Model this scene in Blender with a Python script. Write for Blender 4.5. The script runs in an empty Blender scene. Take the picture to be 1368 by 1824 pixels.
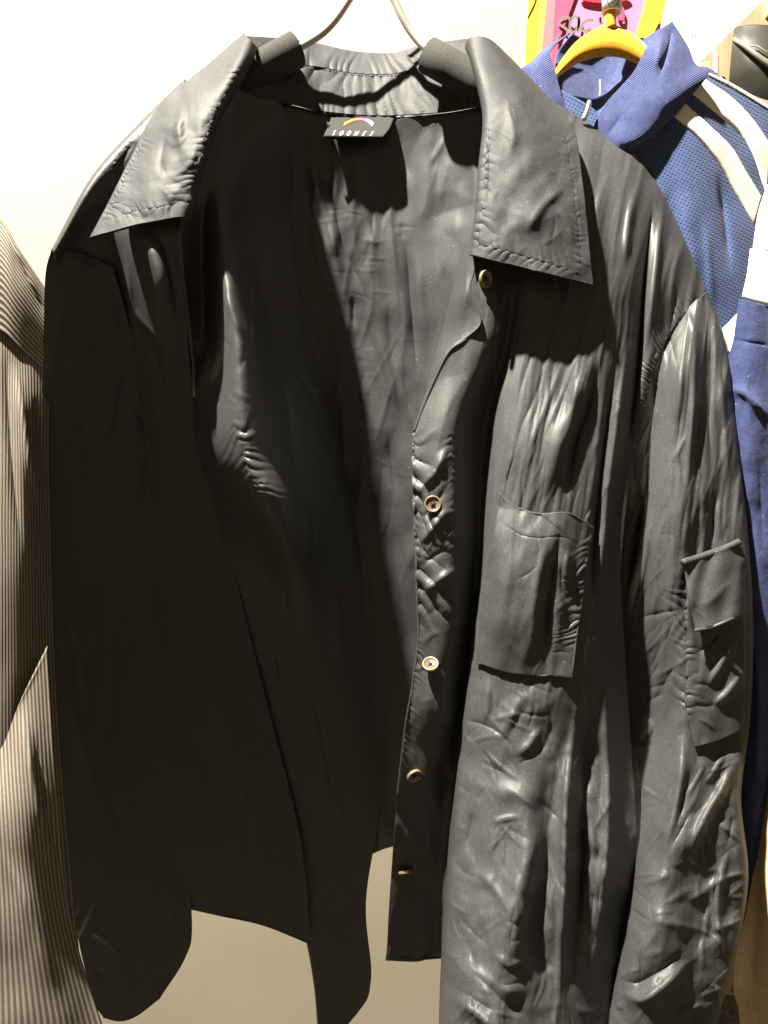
import bpy, bmesh, math, random
import numpy as np
from mathutils import Vector, Matrix, kdtree
random.seed(7); RNG = np.random.default_rng(7)
S = bpy.context.scene
C = S.collection

# ------------------------------------------------------------------ camera, light, exposure
ZC = 1.50; PITCH = math.radians(4.0); F = 1314.0
cam = bpy.data.cameras.new('camera'); co = bpy.data.objects.new('camera', cam); C.objects.link(co)
cam.sensor_fit = 'VERTICAL'; cam.sensor_height = 36.0; cam.lens = F/1824*36.0
cam.clip_start = 0.02; cam.clip_end = 50
co.location = (0, 0, ZC); co.rotation_euler = (math.pi/2-PITCH, 0, 0)
S.camera = co
S.view_settings.view_transform = 'Standard'; S.view_settings.look = 'None'
S.view_settings.exposure = 0.0; S.view_settings.gamma = 1.0
w = bpy.data.worlds.new('World'); S.world = w; w.use_nodes = True
bg = w.node_tree.nodes['Background']; bg.inputs[0].default_value = (1.0, 0.76, 0.48, 1); bg.inputs[1].default_value = 0.17
LAMP = Vector((-0.76, 0.0, 3.6))
ld = bpy.data.lights.new('ceiling_spot', 'SPOT'); ld.energy = 1450; ld.color = (1.0, 0.93, 0.81)
ld.spot_size = math.radians(80); ld.spot_blend = 0.5; ld.shadow_soft_size = 0.032
lo = bpy.data.objects.new('ceiling_spot', ld); C.objects.link(lo); lo.location = LAMP
lo.rotation_euler = (Vector((0.05, 0.68, 1.3))-LAMP).to_track_quat('-Z', 'Y').to_euler()

# ------------------------------------------------------------------ helpers
cp, sp = math.cos(PITCH), math.sin(PITCH)
def unproj(x, y, Y):
    """photo pixel + distance from the camera plane -> world point (arrays welcome)"""
    x = np.asarray(x, float); y = np.asarray(y, float); Y = np.asarray(Y, float)
    cx = (x-684)/F; cy = (912-y)/F
    t = Y/(cp+cy*sp)
    return np.stack([t*cx, Y, ZC+t*(cy*cp-sp)], -1)
def at(x, y, Y): return Vector(unproj(x, y, Y).tolist())

def cr_axis(P, n, axis):
    """Catmull-Rom resample of a control net along one axis to n samples"""
    P = np.moveaxis(np.asarray(P, float), axis, 0); k = P.shape[0]
    if k == 2:
        t = np.linspace(0, 1, n).reshape((-1,)+(1,)*(P.ndim-1))
        return np.moveaxis(P[0]*(1-t)+P[1]*t, 0, axis)
    ext = np.concatenate([(2*P[0]-P[1])[None], P, (2*P[-1]-P[-2])[None]])
    s = np.linspace(0, k-1, n); i = np.minimum(s.astype(int), k-2); t = (s-i).reshape((-1,)+(1,)*(P.ndim-1))
    a, b, c, d = ext[i], ext[i+1], ext[i+2], ext[i+3]
    out = 0.5*((2*b)+(c-a)*t+(2*a-5*b+4*c-d)*t*t+(3*b-a-3*c+d)*t**3)
    return np.moveaxis(out, 0, axis)
def curve(pts, n): return cr_axis(np.asarray(pts, float), n, 0)

def noise2(x, y, sx, sy, seed):
    """smooth value noise"""
    r = np.random.default_rng(seed); G = r.uniform(-1, 1, (128, 128))
    u = x/sx+37.3; v = y/sy+11.7
    i = np.floor(u).astype(int); j = np.floor(v).astype(int); fu = u-i; fv = v-j
    fu = fu*fu*fu*(fu*(fu*6-15)+10); fv = fv*fv*fv*(fv*(fv*6-15)+10)
    g = lambda a, b: G[a % 128, b % 128]
    return (g(i, j)*(1-fu)+g(i+1, j)*fu)*(1-fv)+(g(i, j+1)*(1-fu)+g(i+1, j+1)*fu)*fv

def apply_strokes(x, y, D, strokes, KS=1.0):
    """strokes: (points, half-width px, amount mm toward the viewer[, sharp, right-half-width])"""
    for s in strokes:
        if s[0] == 'gather': apply_gather(x, y, D, s); continue
        pts, wd, amp = s[0], s[1], s[2]
        sharp = s[3] if len(s) > 3 else 0
        wr = s[4] if len(s) > 4 and s[4] else wd
        P = np.asarray(pts, float)
        if len(P) > 2: P = curve(P, max(8, 4*len(P)))
        if abs(amp) < 10.5: amp = amp*KS*(.45 if wd < 5.5 else .75 if wd < 8.5 else 1.1)*(1 if np.hypot(*np.diff(P, axis=0).T).sum() > 60 else .35)
        R = 3.2*max(wd, wr)
        m = (x > P[:, 0].min()-R) & (x < P[:, 0].max()+R) & (y > P[:, 1].min()-R) & (y < P[:, 1].max()+R)
        if not m.any(): continue
        X = x[m]; Y = y[m]
        best = np.full(X.shape, 1e9); bt = np.zeros(X.shape); bs = np.zeros(X.shape)
        L = np.r_[0, np.cumsum(np.hypot(*np.diff(P, axis=0).T))]; tot = L[-1]+1e-9
        for q in range(len(P)-1):
            a = P[q]; d = P[q+1]-a; l2 = d@d+1e-9
            t = np.clip(((X-a[0])*d[0]+(Y-a[1])*d[1])/l2, 0, 1)
            ex = X-a[0]-t*d[0]; ey = Y-a[1]-t*d[1]
            dist = np.hypot(ex, ey); k = dist < best
            best[k] = dist[k]; bt[k] = (L[q]+t[k]*math.sqrt(l2))/tot
            bs[k] = (d[0]*ey-d[1]*ex)[k]          # sign: which side (positive = right-hand side when heading down is left)
        ww = np.where(bs < 0, wr, wd)
        q = best/ww
        prof = np.exp(-q*q) if wd >= 17 else np.exp(-(np.sqrt(q*q+.06)-.245)*1.7)
        e = np.clip(np.minimum(bt, 1-bt)/0.38, 0, 1); tap = e*e*(3-2*e)
        tap = np.maximum(tap, 0.0)
        D[m] += amp*0.001*prof*tap
    return D

def crinkles(n, box, ang, spread, length, wd, amp, seed, inside=None):
    """many thin sharp creases of random place, along a main direction"""
    r = random.Random(seed); out = []
    for _ in range(n):
        x = r.uniform(box[0], box[2]); y = r.uniform(box[1], box[3]); a = math.radians(ang+r.gauss(0, spread)); L = length*r.uniform(.5, 1.6)
        c, q = math.cos(a), math.sin(a); b = r.uniform(-.18, .18)*L
        out.append(([(x-c*L/2, y-q*L/2), (x-q*b*.5, y+c*b*.5), (x+c*L/2, y+q*L/2)], wd*r.uniform(.7, 1.5), amp*r.uniform(.35, 1.2)*(1 if r.random() < .62 else -1)))
    return out
def gather(line, spacing, length, amp, shear=0.0, side=0, seed=1):
    return ('gather', np.asarray(line, float), spacing, length, amp, shear, side, seed)
def apply_gather(x, y, D, g):
    _, P, spacing, length, amp, shear, side, seed = g
    if len(P) > 2: P = curve(P, max(10, 5*len(P)))
    R = length*3
    m = (x > P[:, 0].min()-R) & (x < P[:, 0].max()+R) & (y > P[:, 1].min()-R) & (y < P[:, 1].max()+R)
    if not m.any(): return
    X, Y = x[m], y[m]; best = np.full(X.shape, 1e9); bt = np.zeros(X.shape); bs = np.zeros(X.shape)
    L = np.r_[0, np.cumsum(np.hypot(*np.diff(P, axis=0).T))]
    for q in range(len(P)-1):
        a = P[q]; d = P[q+1]-a; l2 = d@d+1e-9
        t = np.clip(((X-a[0])*d[0]+(Y-a[1])*d[1])/l2, 0, 1); ex = X-a[0]-t*d[0]; ey = Y-a[1]-t*d[1]; dist = np.hypot(ex, ey)
        k = dist < best; best[k] = dist[k]; bt[k] = L[q]+t[k]*math.sqrt(l2); bs[k] = np.sign(-(d[0]*ey-d[1]*ex))[k]   # +1 = right of a downward line is -1
    v = bt*0; sd = bs
    ph = bt/spacing+shear*best/spacing+1.0*noise2(bt, sd*40+best*.6, spacing*2.2, 30, seed)
    c = np.floor(ph); f = ph-c; r = np.random.default_rng(seed); H = r.uniform(.05, 1.3, 4096); LL = r.uniform(.35, 1.35, 4096)
    idx = (c.astype(int)+2048+np.where(sd > 0, 700, 0)) % 4096
    prof = 1-np.abs(2*f-1)**1.6           # rounded crest, pinched valley
    fall = np.exp(-(best/(length*LL[idx]))**1.3)
    en = np.clip(np.minimum(bt, L[-1]-bt)/(spacing*1.2), 0, 1)
    w = np.ones_like(best)
    if side > 0: w = (sd > 0)*1.0
    if side < 0: w = (sd < 0)*1.0
    D[m] += .001*amp*H[idx]*(prof-.5)*fall*en*w
def facet(x, y, sx, sy, seed):
    """crumpled sheet: linear facets over a jittered lattice, folded along sharp lines"""
    r = np.random.default_rng(seed); G = r.uniform(-1, 1, (96, 96)); Dg = r.random((96, 96)) < .5
    u = x/sx+23.1; v = y/sy+7.7; u, v = u+.45*noise2(x, y, sx*1.3, sy*1.3, seed+1), v+.45*noise2(x, y, sx*1.3, sy*1.3, seed+2)
    i = np.floor(u).astype(int); j = np.floor(v).astype(int); fu = u-i; fv = v-j
    g = lambda a, b: G[a % 96, b % 96]
    a, b, c, d = g(i, j), g(i+1, j), g(i, j+1), g(i+1, j+1); k = Dg[i % 96, j % 96]
    t1 = np.where(fu > fv, a+(b-a)*fu+(d-b)*fv, a+(c-a)*fv+(d-c)*fu)
    t2 = np.where(fu+fv < 1, a+(b-a)*fu+(c-a)*fv, d+(c-d)*(1-fu)+(b-d)*(1-fv))
    return np.where(k, t1, t2)
def rot(x, y, deg):
    c, s_ = math.cos(math.radians(deg)), math.sin(math.radians(deg)); return c*x+s_*y, -s_*x+c*y
def blur(A, n=1):
    for _ in range(n):
        B = np.pad(A, 1, mode='edge'); A = (B[1:-1, 1:-1]*4+B[:-2, 1:-1]*2+B[2:, 1:-1]*2+B[1:-1, :-2]*2+B[1:-1, 2:]*2+B[:-2, :-2]+B[:-2, 2:]+B[2:, :-2]+B[2:, 2:])/16
    return A
def puckers(line, spacing, length, amp, wd, ang=90, jit=25, side=0, seed=1):
    """short creases gathered along a seam line; side -1 left, 1 right, 0 both"""
    r = random.Random(seed); P = curve(line, 200)
    L = np.r_[0, np.cumsum(np.hypot(*np.diff(P[:, :2], axis=0).T))]; out = []; s = spacing*0.5
    while s < L[-1]:
        i = min(int(np.searchsorted(L, s)), 198); p = P[i, :2]; d = P[i+1, :2]-p; d = d/np.hypot(*d)
        for sd in ((-1, 1) if side == 0 else (side,)):
            if r.random() < 0.2: continue
            a = math.radians(sd*(ang+r.uniform(-jit, jit)))
            e = np.array([d[0]*math.cos(a)-d[1]*math.sin(a), d[0]*math.sin(a)+d[1]*math.cos(a)])
            ln = length*r.uniform(0.5, 1.3)
            q0 = p-e*ln*0.22; q1 = p+e*ln
            out.append(([tuple(q0), tuple((q0+q1)/2+r.uniform(-2, 2)), tuple(q1)], wd*r.uniform(.7, 1.4), amp*r.uniform(.4, 1.2)*(1 if r.random() < .65 else -1)))
        s += spacing*r.uniform(.6, 1.4)
    return out

def parent_to(o, p):
    if p is not None: o.parent = p
def grid_mesh(name, V, mat, parent=None, uv=None, solid=0.0012, smooth=True):
    nv, nu = V.shape[:2]; me = bpy.data.meshes.new(name)
    me.vertices.add(nv*nu); me.vertices.foreach_set('co', V.reshape(-1).astype(np.float32))
    idx = np.arange(nv*nu).reshape(nv, nu)
    q = np.stack([idx[:-1, :-1], idx[1:, :-1], idx[1:, 1:], idx[:-1, 1:]], -1).reshape(-1, 4)
    n = len(q); me.loops.add(n*4); me.loops.foreach_set('vertex_index', q.reshape(-1).astype(np.int32))
    me.polygons.add(n); me.polygons.foreach_set('loop_start', np.arange(0, n*4, 4, dtype=np.int32))
    me.polygons.foreach_set('loop_total', np.full(n, 4, dtype=np.int32))
    me.polygons.foreach_set('use_smooth', np.full(n, smooth, dtype=bool))
    if uv is not None:
        lay = me.uv_layers.new(name='UVMap'); lay.data.foreach_set('uv', uv.reshape(-1, 2)[q.reshape(-1)].reshape(-1).astype(np.float32))
    me.update(calc_edges=True); me.validate()
    o = bpy.data.objects.new(name, me); C.objects.link(o); me.materials.append(mat); parent_to(o, parent)
    if solid:
        m = o.modifiers.new('thickness', 'SOLIDIFY'); m.thickness = solid; m.offset = 1.0 if solid > 0 else -1; m.use_even_offset = False
        m.thickness = abs(solid)
    return o

class Field:
    """depth look-up of a built panel in photo coordinates"""
    def __init__(s, x, y, Y):
        s.Y = Y.reshape(-1); X = x.reshape(-1); Z = y.reshape(-1)
        s.kd = kdtree.KDTree(len(X))
        for i in range(len(X)): s.kd.insert((X[i], Z[i], 0), i)
        s.kd.balance()
    def __call__(s, x, y):
        r = s.kd.find_n((x, y, 0), 4); wt = [1/(d+.5) for _, _, d in r]
        return sum(s.Y[i]*a for (_, i, _), a in zip(r, wt))/sum(wt)
    def arr(s, x, y):
        return np.array([s(a, b) for a, b in zip(x.reshape(-1), y.reshape(-1))]).reshape(x.shape)

def panel(name, net, nu, nv, mat, parent, strokes=(), noise=(), rim=0.0, rimw=0.02, solid=0.0012, want_field=False, uvmode='px', base=None, ks=1.0, crease=(), drape=()):
    """a cloth panel: a net of rows of (x, y, depth), resampled smoothly, with creases pressed into it"""
    P = cr_axis(cr_axis(np.asarray(net, float), nv, 0), nu, 1)
    x, y, Y = P[..., 0].copy(), P[..., 1].copy(), P[..., 2].copy()
    if base is not None: Y = blur(base.arr(x, y), 14)-Y
    D = np.zeros_like(x); apply_strokes(x, y, D, strokes, ks)
    for (sx, sy, am, seed) in noise: D += 0.001*am*noise2(x, y, sx, sy, seed)
    for c in crease:      # crumples: (along px, across px, direction deg, amount mm, seed[, mask(x, y)])
        xr, yr = rot(x, y, c[2]); E = blur(facet(xr, yr, c[0], c[1], c[4]), 2)*np.clip(.65+.7*noise2(x, y, c[0]*3, c[0]*3, c[4]+9), .1, 1.2)
        D += 0.001*c[3]*E*(c[5](x, y) if len(c) > 5 else 1)
    for c in drape:      # long soft folds hanging along a direction: (width px, length px, direction deg, amount mm, seed[, mask])
        xr, yr = rot(x, y, c[2]); xr = xr+.5*c[0]*noise2(x, y, c[1]*.5, c[1]*.4, c[4]+5); nn = noise2(xr, yr, c[0], c[1], c[4])
        D += 0.001*c[3]*(1-2*np.abs(nn)**1.2)*(c[5](x, y) if len(c) > 5 else 1)
    U = np.linspace(0, 1, nu)[None, :]*np.ones((nv, 1)); Vv = np.linspace(0, 1, nv)[:, None]*np.ones((1, nu))
    if rim:
        e = np.minimum(np.minimum(U, 1-U), np.minimum(Vv, 1-Vv)); D -= rim*np.exp(-(e/rimw)**2)
    Y = Y-D
    uv = np.stack([x/100, -y/100], -1) if uvmode == 'px' else np.stack([U, Vv], -1)
    o = grid_mesh(name, unproj(x, y, Y), mat, parent, uv, solid)
    fld = Field(x, y, Y) if want_field else None
    return (o, fld) if want_field else o

def bm_obj(name, bm, mat, parent=None, smooth=True):
    me = bpy.data.meshes.new(name); bmesh.ops.recalc_face_normals(bm, faces=bm.faces); bm.to_mesh(me); bm.free()
    if smooth: me.polygons.foreach_set('use_smooth', [True]*len(me.polygons))
    o = bpy.data.objects.new(name, me); C.objects.link(o); me.materials.append(mat); parent_to(o, parent); return o
def add_tube(bm, pts, r, n=10, caps=True):
    pts = [Vector(p) for p in pts]; rings = []; up = None
    for i, p in enumerate(pts):
        d = (pts[min(i+1, len(pts)-1)]-pts[max(i-1, 0)]).normalized()
        if up is None: up = d.orthogonal().normalized()
        up = (up-d*up.dot(d)).normalized(); sd = d.cross(up)
        rr = r(i/(len(pts)-1)) if callable(r) else r
        rings.append([bm.verts.new(p+(up*math.cos(a)+sd*math.sin(a))*rr) for a in [2*math.pi*k/n for k in range(n)]])
    for a, b in zip(rings, rings[1:]):
        for k in range(n): bm.faces.new((a[k], a[(k+1) % n], b[(k+1) % n], b[k]))
    if caps: bm.faces.new(rings[0][::-1]); bm.faces.new(rings[-1])
def tube(name, pxpts, r, mat, parent=None, n=12, samples=40):
    P = curve(pxpts, samples); bm = bmesh.new(); add_tube(bm, unproj(P[:, 0], P[:, 1], P[:, 2]).tolist(), r, n); return bm_obj(name, bm, mat, parent)
def slab(name, outline, Y, thick, mat, parent=None, bevel=0.0008, smooth=False):
    """a flat outline (pixels at depth Y, or with its own depth per corner) given real thickness"""
    bm = bmesh.new(); pts = [at(p[0], p[1], p[2] if len(p) > 2 else Y) for p in outline]
    a = [bm.verts.new(p) for p in pts]; b = [bm.verts.new(p+Vector((0, thick, 0))) for p in pts]; n = len(a)
    bm.faces.new(a); bm.faces.new(b[::-1])
    for i in range(n): bm.faces.new((a[i], b[i], b[(i+1) % n], a[(i+1) % n]))
    o = bm_obj(name, bm, mat, parent, smooth)
    if bevel: m = o.modifiers.new('bevel', 'BEVEL'); m.width = bevel; m.segments = 2; m.limit_method = 'ANGLE'
    return o
def empty(name, loc, label, cat, group=None):
    o = bpy.data.objects.new(name, None); C.objects.link(o); o.location = loc; o.empty_display_size = .02
    o['label'] = label; o['category'] = cat
    if group: o['group'] = group
    bpy.context.view_layer.update(); return o
def adopt(child, par):
    """parent keeping the world position (parts are modelled in world coordinates)"""
    child.parent = par; child.matrix_parent_inverse = Matrix.Translation(-Vector(wloc(par)))
def wloc(o): return o.location if o.parent is None else (0, 0, 0)
_old_parent = parent_to
def parent_to(o, p):
    if p is None: return
    o.parent = p
    if p.type == 'EMPTY': o.matrix_parent_inverse = Matrix.Translation(-p.location)

# ------------------------------------------------------------------ materials
def mat(name, col, rough=.5, spec=.5, metal=0, sheen=0, sheen_tint=None):
    m = bpy.data.materials.new(name); m.use_nodes = True; b = m.node_tree.nodes['Principled BSDF']
    b.inputs['Base Color'].default_value = (*col, 1); b.inputs['Roughness'].default_value = rough
    b.inputs['Specular IOR Level'].default_value = spec; b.inputs['Metallic'].default_value = metal
    if sheen: b.inputs['Sheen Weight'].default_value = sheen; b.inputs['Sheen Roughness'].default_value = .4
    return m
def N(m, t, **kw):
    n = m.node_tree.nodes.new(t)
    for k, v in kw.items():
        if k in n.inputs: n.inputs[k].default_value = v
        else: setattr(n, k, v)
    return n
def link(m, a, b): m.node_tree.links.new(a, b)
def bsdf(m): return m.node_tree.nodes['Principled BSDF']
def vary(m, c1, c2, scale=60, coord='Object', detail=4, stretch=(1, 1, 1)):
    tc = N(m, 'ShaderNodeTexCoord'); mp = N(m, 'ShaderNodeMapping'); mp.inputs['Scale'].default_value = stretch
    nz = N(m, 'ShaderNodeTexNoise'); nz.inputs['Scale'].default_value = scale; nz.inputs['Detail'].default_value = detail
    rp = N(m, 'ShaderNodeValToRGB'); rp.color_ramp.elements[0].position = .35; rp.color_ramp.elements[1].position = .68
    rp.color_ramp.elements[0].color = (*c1, 1); rp.color_ramp.elements[1].color = (*c2, 1)
    link(m, tc.outputs[coord], mp.inputs[0]); link(m, mp.outputs[0], nz.inputs['Vector']); link(m, nz.outputs['Fac'], rp.inputs[0])
    link(m, rp.outputs[0], bsdf(m).inputs['Base Color']); return tc, nz, rp
def bump(m, tex, strength=.3, dist=.0005):
    b = N(m, 'ShaderNodeBump'); b.inputs['Strength'].default_value = strength; b.inputs['Distance'].default_value = dist
    link(m, tex, b.inputs['Height']); link(m, b.outputs[0], bsdf(m).inputs['Normal']); return b

def nylon(name, c, rough):
    m = mat(name, c, rough, .5 if 'lining' in name else .34)
    tc = N(m, 'ShaderNodeTexCoord'); uv = N(m, 'ShaderNodeUVMap')
    nz = N(m, 'ShaderNodeTexNoise'); nz.inputs['Scale'].default_value = 800; nz.inputs['Detail'].default_value = 3; nz.inputs['Roughness'].default_value = .7
    n2 = N(m, 'ShaderNodeTexNoise'); n2.inputs['Scale'].default_value = 70; n2.inputs['Detail'].default_value = 4
    li = N(m, 'ShaderNodeTexNoise'); li.inputs['Scale'].default_value = 420; li.inputs['Detail'].default_value = 1
    for q in (nz, n2, li): link(m, tc.outputs['Object'], q.inputs['Vector'])
    wv = N(m, 'ShaderNodeTexWave'); wv.inputs['Scale'].default_value = 15; wv.inputs['Distortion'].default_value = .6; wv.bands_direction = 'DIAGONAL'; link(m, uv.outputs[0], wv.inputs['Vector'])
    g = N(m, 'ShaderNodeMapRange'); g.inputs[1].default_value = .25; g.inputs[2].default_value = .75; g.inputs[3].default_value = .48; g.inputs[4].default_value = 1.52; link(m, nz.outputs['Fac'], g.inputs[0])
    mu = N(m, 'ShaderNodeMixRGB', blend_type='MULTIPLY'); mu.inputs[0].default_value = 1; mu.inputs[1].default_value = (*c, 1); link(m, g.outputs[0], mu.inputs[2])
    th = N(m, 'ShaderNodeMapRange'); th.inputs[1].default_value = .775; th.inputs[2].default_value = .80; th.inputs[4].default_value = .5; link(m, li.outputs['Fac'], th.inputs[0])
    mx = N(m, 'ShaderNodeMixRGB'); mx.inputs[2].default_value = (.35, .33, .30, 1); link(m, th.outputs[0], mx.inputs[0]); link(m, mu.outputs[0], mx.inputs[1]); link(m, mx.outputs[0], bsdf(m).inputs['Base Color'])
    ad = N(m, 'ShaderNodeMath', operation='MULTIPLY_ADD'); ad.inputs[1].default_value = .35; link(m, n2.outputs['Fac'], ad.inputs[0]); link(m, nz.outputs['Fac'], ad.inputs[2])
    a2 = N(m, 'ShaderNodeMath', operation='MULTIPLY_ADD'); a2.inputs[1].default_value = .18; link(m, wv.outputs['Fac'], a2.inputs[0]); link(m, ad.outputs[0], a2.inputs[2])
    bump(m, a2.outputs[0], .45, .0004)
    mr = N(m, 'ShaderNodeMapRange'); mr.inputs[3].default_value = rough-.07; mr.inputs[4].default_value = rough+.09
    link(m, n2.outputs['Fac'], mr.inputs[0]); link(m, mr.outputs[0], bsdf(m).inputs['Roughness'])
    return m
M = {}
M['shell'] = nylon('black nylon', (.060, .061, .061), .45)
M['lining'] = nylon('black satin lining', (.054, .055, .056), .38)
M['collar'] = nylon('black nylon collar', (.040, .041, .042), .62)
M['thread'] = mat('black thread', (.008, .008, .007), .7)
M['foam'] = mat('grey foam', (.085, .085, .075), .95, .1); vary(M['foam'], (.045, .045, .041), (.07, .07, .065), 900)
M['steel'] = mat('brushed steel', (.62, .56, .50), .30, .6, .55)
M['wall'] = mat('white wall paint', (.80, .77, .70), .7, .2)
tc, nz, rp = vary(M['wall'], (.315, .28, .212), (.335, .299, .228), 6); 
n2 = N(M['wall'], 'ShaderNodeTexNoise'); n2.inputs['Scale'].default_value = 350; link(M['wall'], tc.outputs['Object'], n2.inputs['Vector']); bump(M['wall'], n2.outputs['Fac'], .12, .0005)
M['button_rim'] = mat('brass toned button', (.27, .22, .14), .35, .5, .35)
M['button_face'] = mat('horn button face', (.16, .12, .08), .3)
M['dark_thread'] = mat('button thread', (.03, .03, .03), .8)
M['label'] = mat('woven black label', (.028, .028, .025), .7, .2)
M['letter'] = mat('white label lettering', (.85, .83, .75), .6)

# ------------------------------------------------------------------ the setting
bm = bmesh.new()
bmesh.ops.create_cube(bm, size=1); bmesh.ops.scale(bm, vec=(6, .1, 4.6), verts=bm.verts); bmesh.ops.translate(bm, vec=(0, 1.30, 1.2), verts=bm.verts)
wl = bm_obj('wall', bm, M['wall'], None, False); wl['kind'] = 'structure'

# ------------------------------------------------------------------ the black jacket
J = empty('jacket', at(684, 1000, .66), 'black nylon shirt jacket hanging open in the middle of the photo', 'jacket')

RF = [
 [(868,150,0.668),(890,155,0.668),(920,165,0.668),(985,185,0.67),(1060,230,0.672),(1150,290,0.675),(1258,520,0.662)],
 [(862,230,0.652),(888,240,0.652),(918,245,0.652),(978,255,0.648),(1058,275,0.65),(1142,325,0.652),(1235,545,0.646)],
 [(855,330,0.632),(882,340,0.632),(915,350,0.634),(970,360,0.628),(1050,375,0.628),(1125,410,0.632),(1200,585,0.638)],
 [(845,470,0.612),(875,475,0.612),(910,490,0.62),(958,500,0.612),(1035,510,0.612),(1105,540,0.618),(1168,645,0.632)],
 [(856,575,0.604),(880,585,0.606),(905,600,0.622),(942,610,0.612),(1030,640,0.606),(1090,660,0.612),(1147,725,0.63)],
 [(790,645,0.604),(840,668,0.602),(877,690,0.624),(915,700,0.608),(1010,740,0.602),(1075,770,0.608),(1135,790,0.632)],
 [(738,770,0.602),(804,775,0.594),(858,790,0.626),(900,800,0.602),(985,830,0.596),(1060,850,0.602),(1113,860,0.63)],
 [(738,950,0.598),(805,960,0.59),(850,980,0.622),(878,985,0.598),(960,1000,0.588),(1040,1000,0.596),(1103,985,0.628)],
 [(745,1130,0.6),(800,1140,0.594),(838,1150,0.624),(852,1150,0.598),(945,1160,0.584),(1040,1160,0.592),(1112,1180,0.626)],
 [(722,1300,0.615),(775,1310,0.612),(818,1320,0.632),(834,1320,0.5954),(930,1330,0.5714),(1040,1330,0.5826),(1122,1330,0.6206)],
 [(701,1500,0.66),(750,1510,0.66),(796,1520,0.656),(812,1520,0.5839),(905,1520,0.5519),(1030,1510,0.5661),(1132,1500,0.6081)],
 [(689,1690,0.708),(740,1692,0.704),(788,1690,0.69),(795,1720,0.5632),(885,1720,0.5252),(1010,1720,0.5448),(1104,1720,0.5868)],
 [(687,1707,0.712),(740,1711,0.708),(790,1707,0.692),(788,1900,0.5448),(880,1910,0.5028),(1000,1910,0.5272),(1085,1910,0.5712)],
]
rf_st = [
 ([(1166,325),(1155,420),(1147,500),(1135,660),(1122,760),(1108,860)],8,-14),
 ([(1182,340),(1172,430),(1163,520),(1152,620)],9,5),
 ([(1050,600),(1028,700),(1000,775),(985,842),(965,895)],17,8),
 ([(1070,630),(1047,725),(1024,790),(1015,850),(998,905)],12,-7),
 ([(1098,615),(1085,725),(1074,810),(1066,880),(1060,940),(1055,1010),(1057,1090),(1060,1150)],9,-8),
 ([(1114,560),(1112,640),(1100,740),(1090,820),(1082,880),(1075,960),(1068,1040),(1072,1130)],10,7),
 ([(1040,600),(1010,680),(985,740),(962,790)],6,2.2),
 ([(1015,610),(985,690),(950,780),(925,850)],7,2.5),
 ([(975,630),(955,700),(930,760),(912,830)],8,-2),
 ([(1085,300),(1062,380),(1075,470),(1080,560)],13,3),
 ([(1130,330),(1118,400),(1112,480)],9,3.5),
 ([(1050,880),(1058,920),(1062,950)],5,-3),
 ([(1225,400),(1200,480),(1190,560)],8,3), ([(1205,510),(1198,560),(1190,600)],4,-3.5),
 # under the chest pocket
 ([(935,1200),(915,1212),(890,1227)],7,-1.2),
 ([(955,1225),(922,1255),(898,1300),(885,1330)],14,2.2),([(958,1245),(932,1268),(912,1298),(898,1330)],12,-1.4),
 ([(880,1245),(905,1262),(925,1280)],6,2),
 ([(985,1280),(972,1322),(950,1352)],12,-2.5),([(965,1290),(940,1330),(915,1345)],12,4),
 ([(872,1200),(868,1250),(862,1300)],10,3),
 ([(945,1350),(938,1420),(940,1500),(925,1580),(910,1660),(912,1740),(905,1840)],24,9),
 ([(985,1340),(976,1410),(974,1490),(966,1570),(956,1650),(962,1720),(958,1840)],20,-11),
 ([(1022,1215),(1024,1260),(1017,1330),(1009,1400),(1006,1480),(1005,1560),(1001,1640),(996,1720),(994,1850)],9,9),
 ([(1045,1190),(1045,1290),(1040,1380),(1035,1450),(1035,1540),(1030,1620),(1018,1690),(1012,1780)],15,-10),
 ([(1075,1180),(1078,1290),(1083,1400),(1081,1500),(1072,1600),(1058,1690),(1045,1770)],14,10),
 ([(1020,1410),(1032,1455),(1046,1492)],5,3), ([(1042,1568),(1062,1602)],4,2.5),
 ([(870,1432),(905,1412),(935,1418),(965,1440)],18,2.6), ([(888,1412),(902,1440),(912,1465)],4,-1.6),
 ([(835,1540),(868,1568),(900,1610),(915,1650)],14,2.6), ([(812,1560),(822,1580)],5,-2),
 ([(845,1440),(838,1480),(830,1520)],9,-2.5), ([(868,1400),(850,1430)],10,-3),
 ([(835,1660),(842,1695),(850,1735)],7,-4), ([(856,1640),(860,1690)],7,-4), ([(845,1600),(862,1640)],5,2.5),
 ([(800,1770),(850,1806),(905,1850)],15,5), ([(806,1755),(850,1783),(895,1815)],8,-2.5),
 ([(880,1690),(903,1718),(940,1706)],7,2.5),
 ([(1020,1790),(1045,1802),(1070,1790)],9,3), ([(1040,1815),(1080,1803)],7,-4),
 ([(972,1672),(985,1668)],4,2.5), ([(985,1560),(978,1640)],6,2), ([(1020,1700),(1030,1730)],6,2.5),
 # waist seam to the right of the pocket
 ([(1050,1125),(1062,1134),(1085,1141),(1102,1140)],3,-2.2), ([(1055,1112),(1075,1126),(1100,1130)],5,2),
]
plk = [(737,775),(736,850),(741,950),(743,1050),(746,1130),(736,1215),(722,1300),(708,1420)]
seamR = [(803,760),(804,830),(806,900),(807,960),(806,1000)]
rf_st += [gather(plk,13,15,1.5,-.75,0,3), gather(seamR,13,14,1.2,-.7,0,4), gather([(737,775),(737,850),(741,950),(743,1050),(746,1130)],40,60,5.0,-.95,0,33)]
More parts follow.
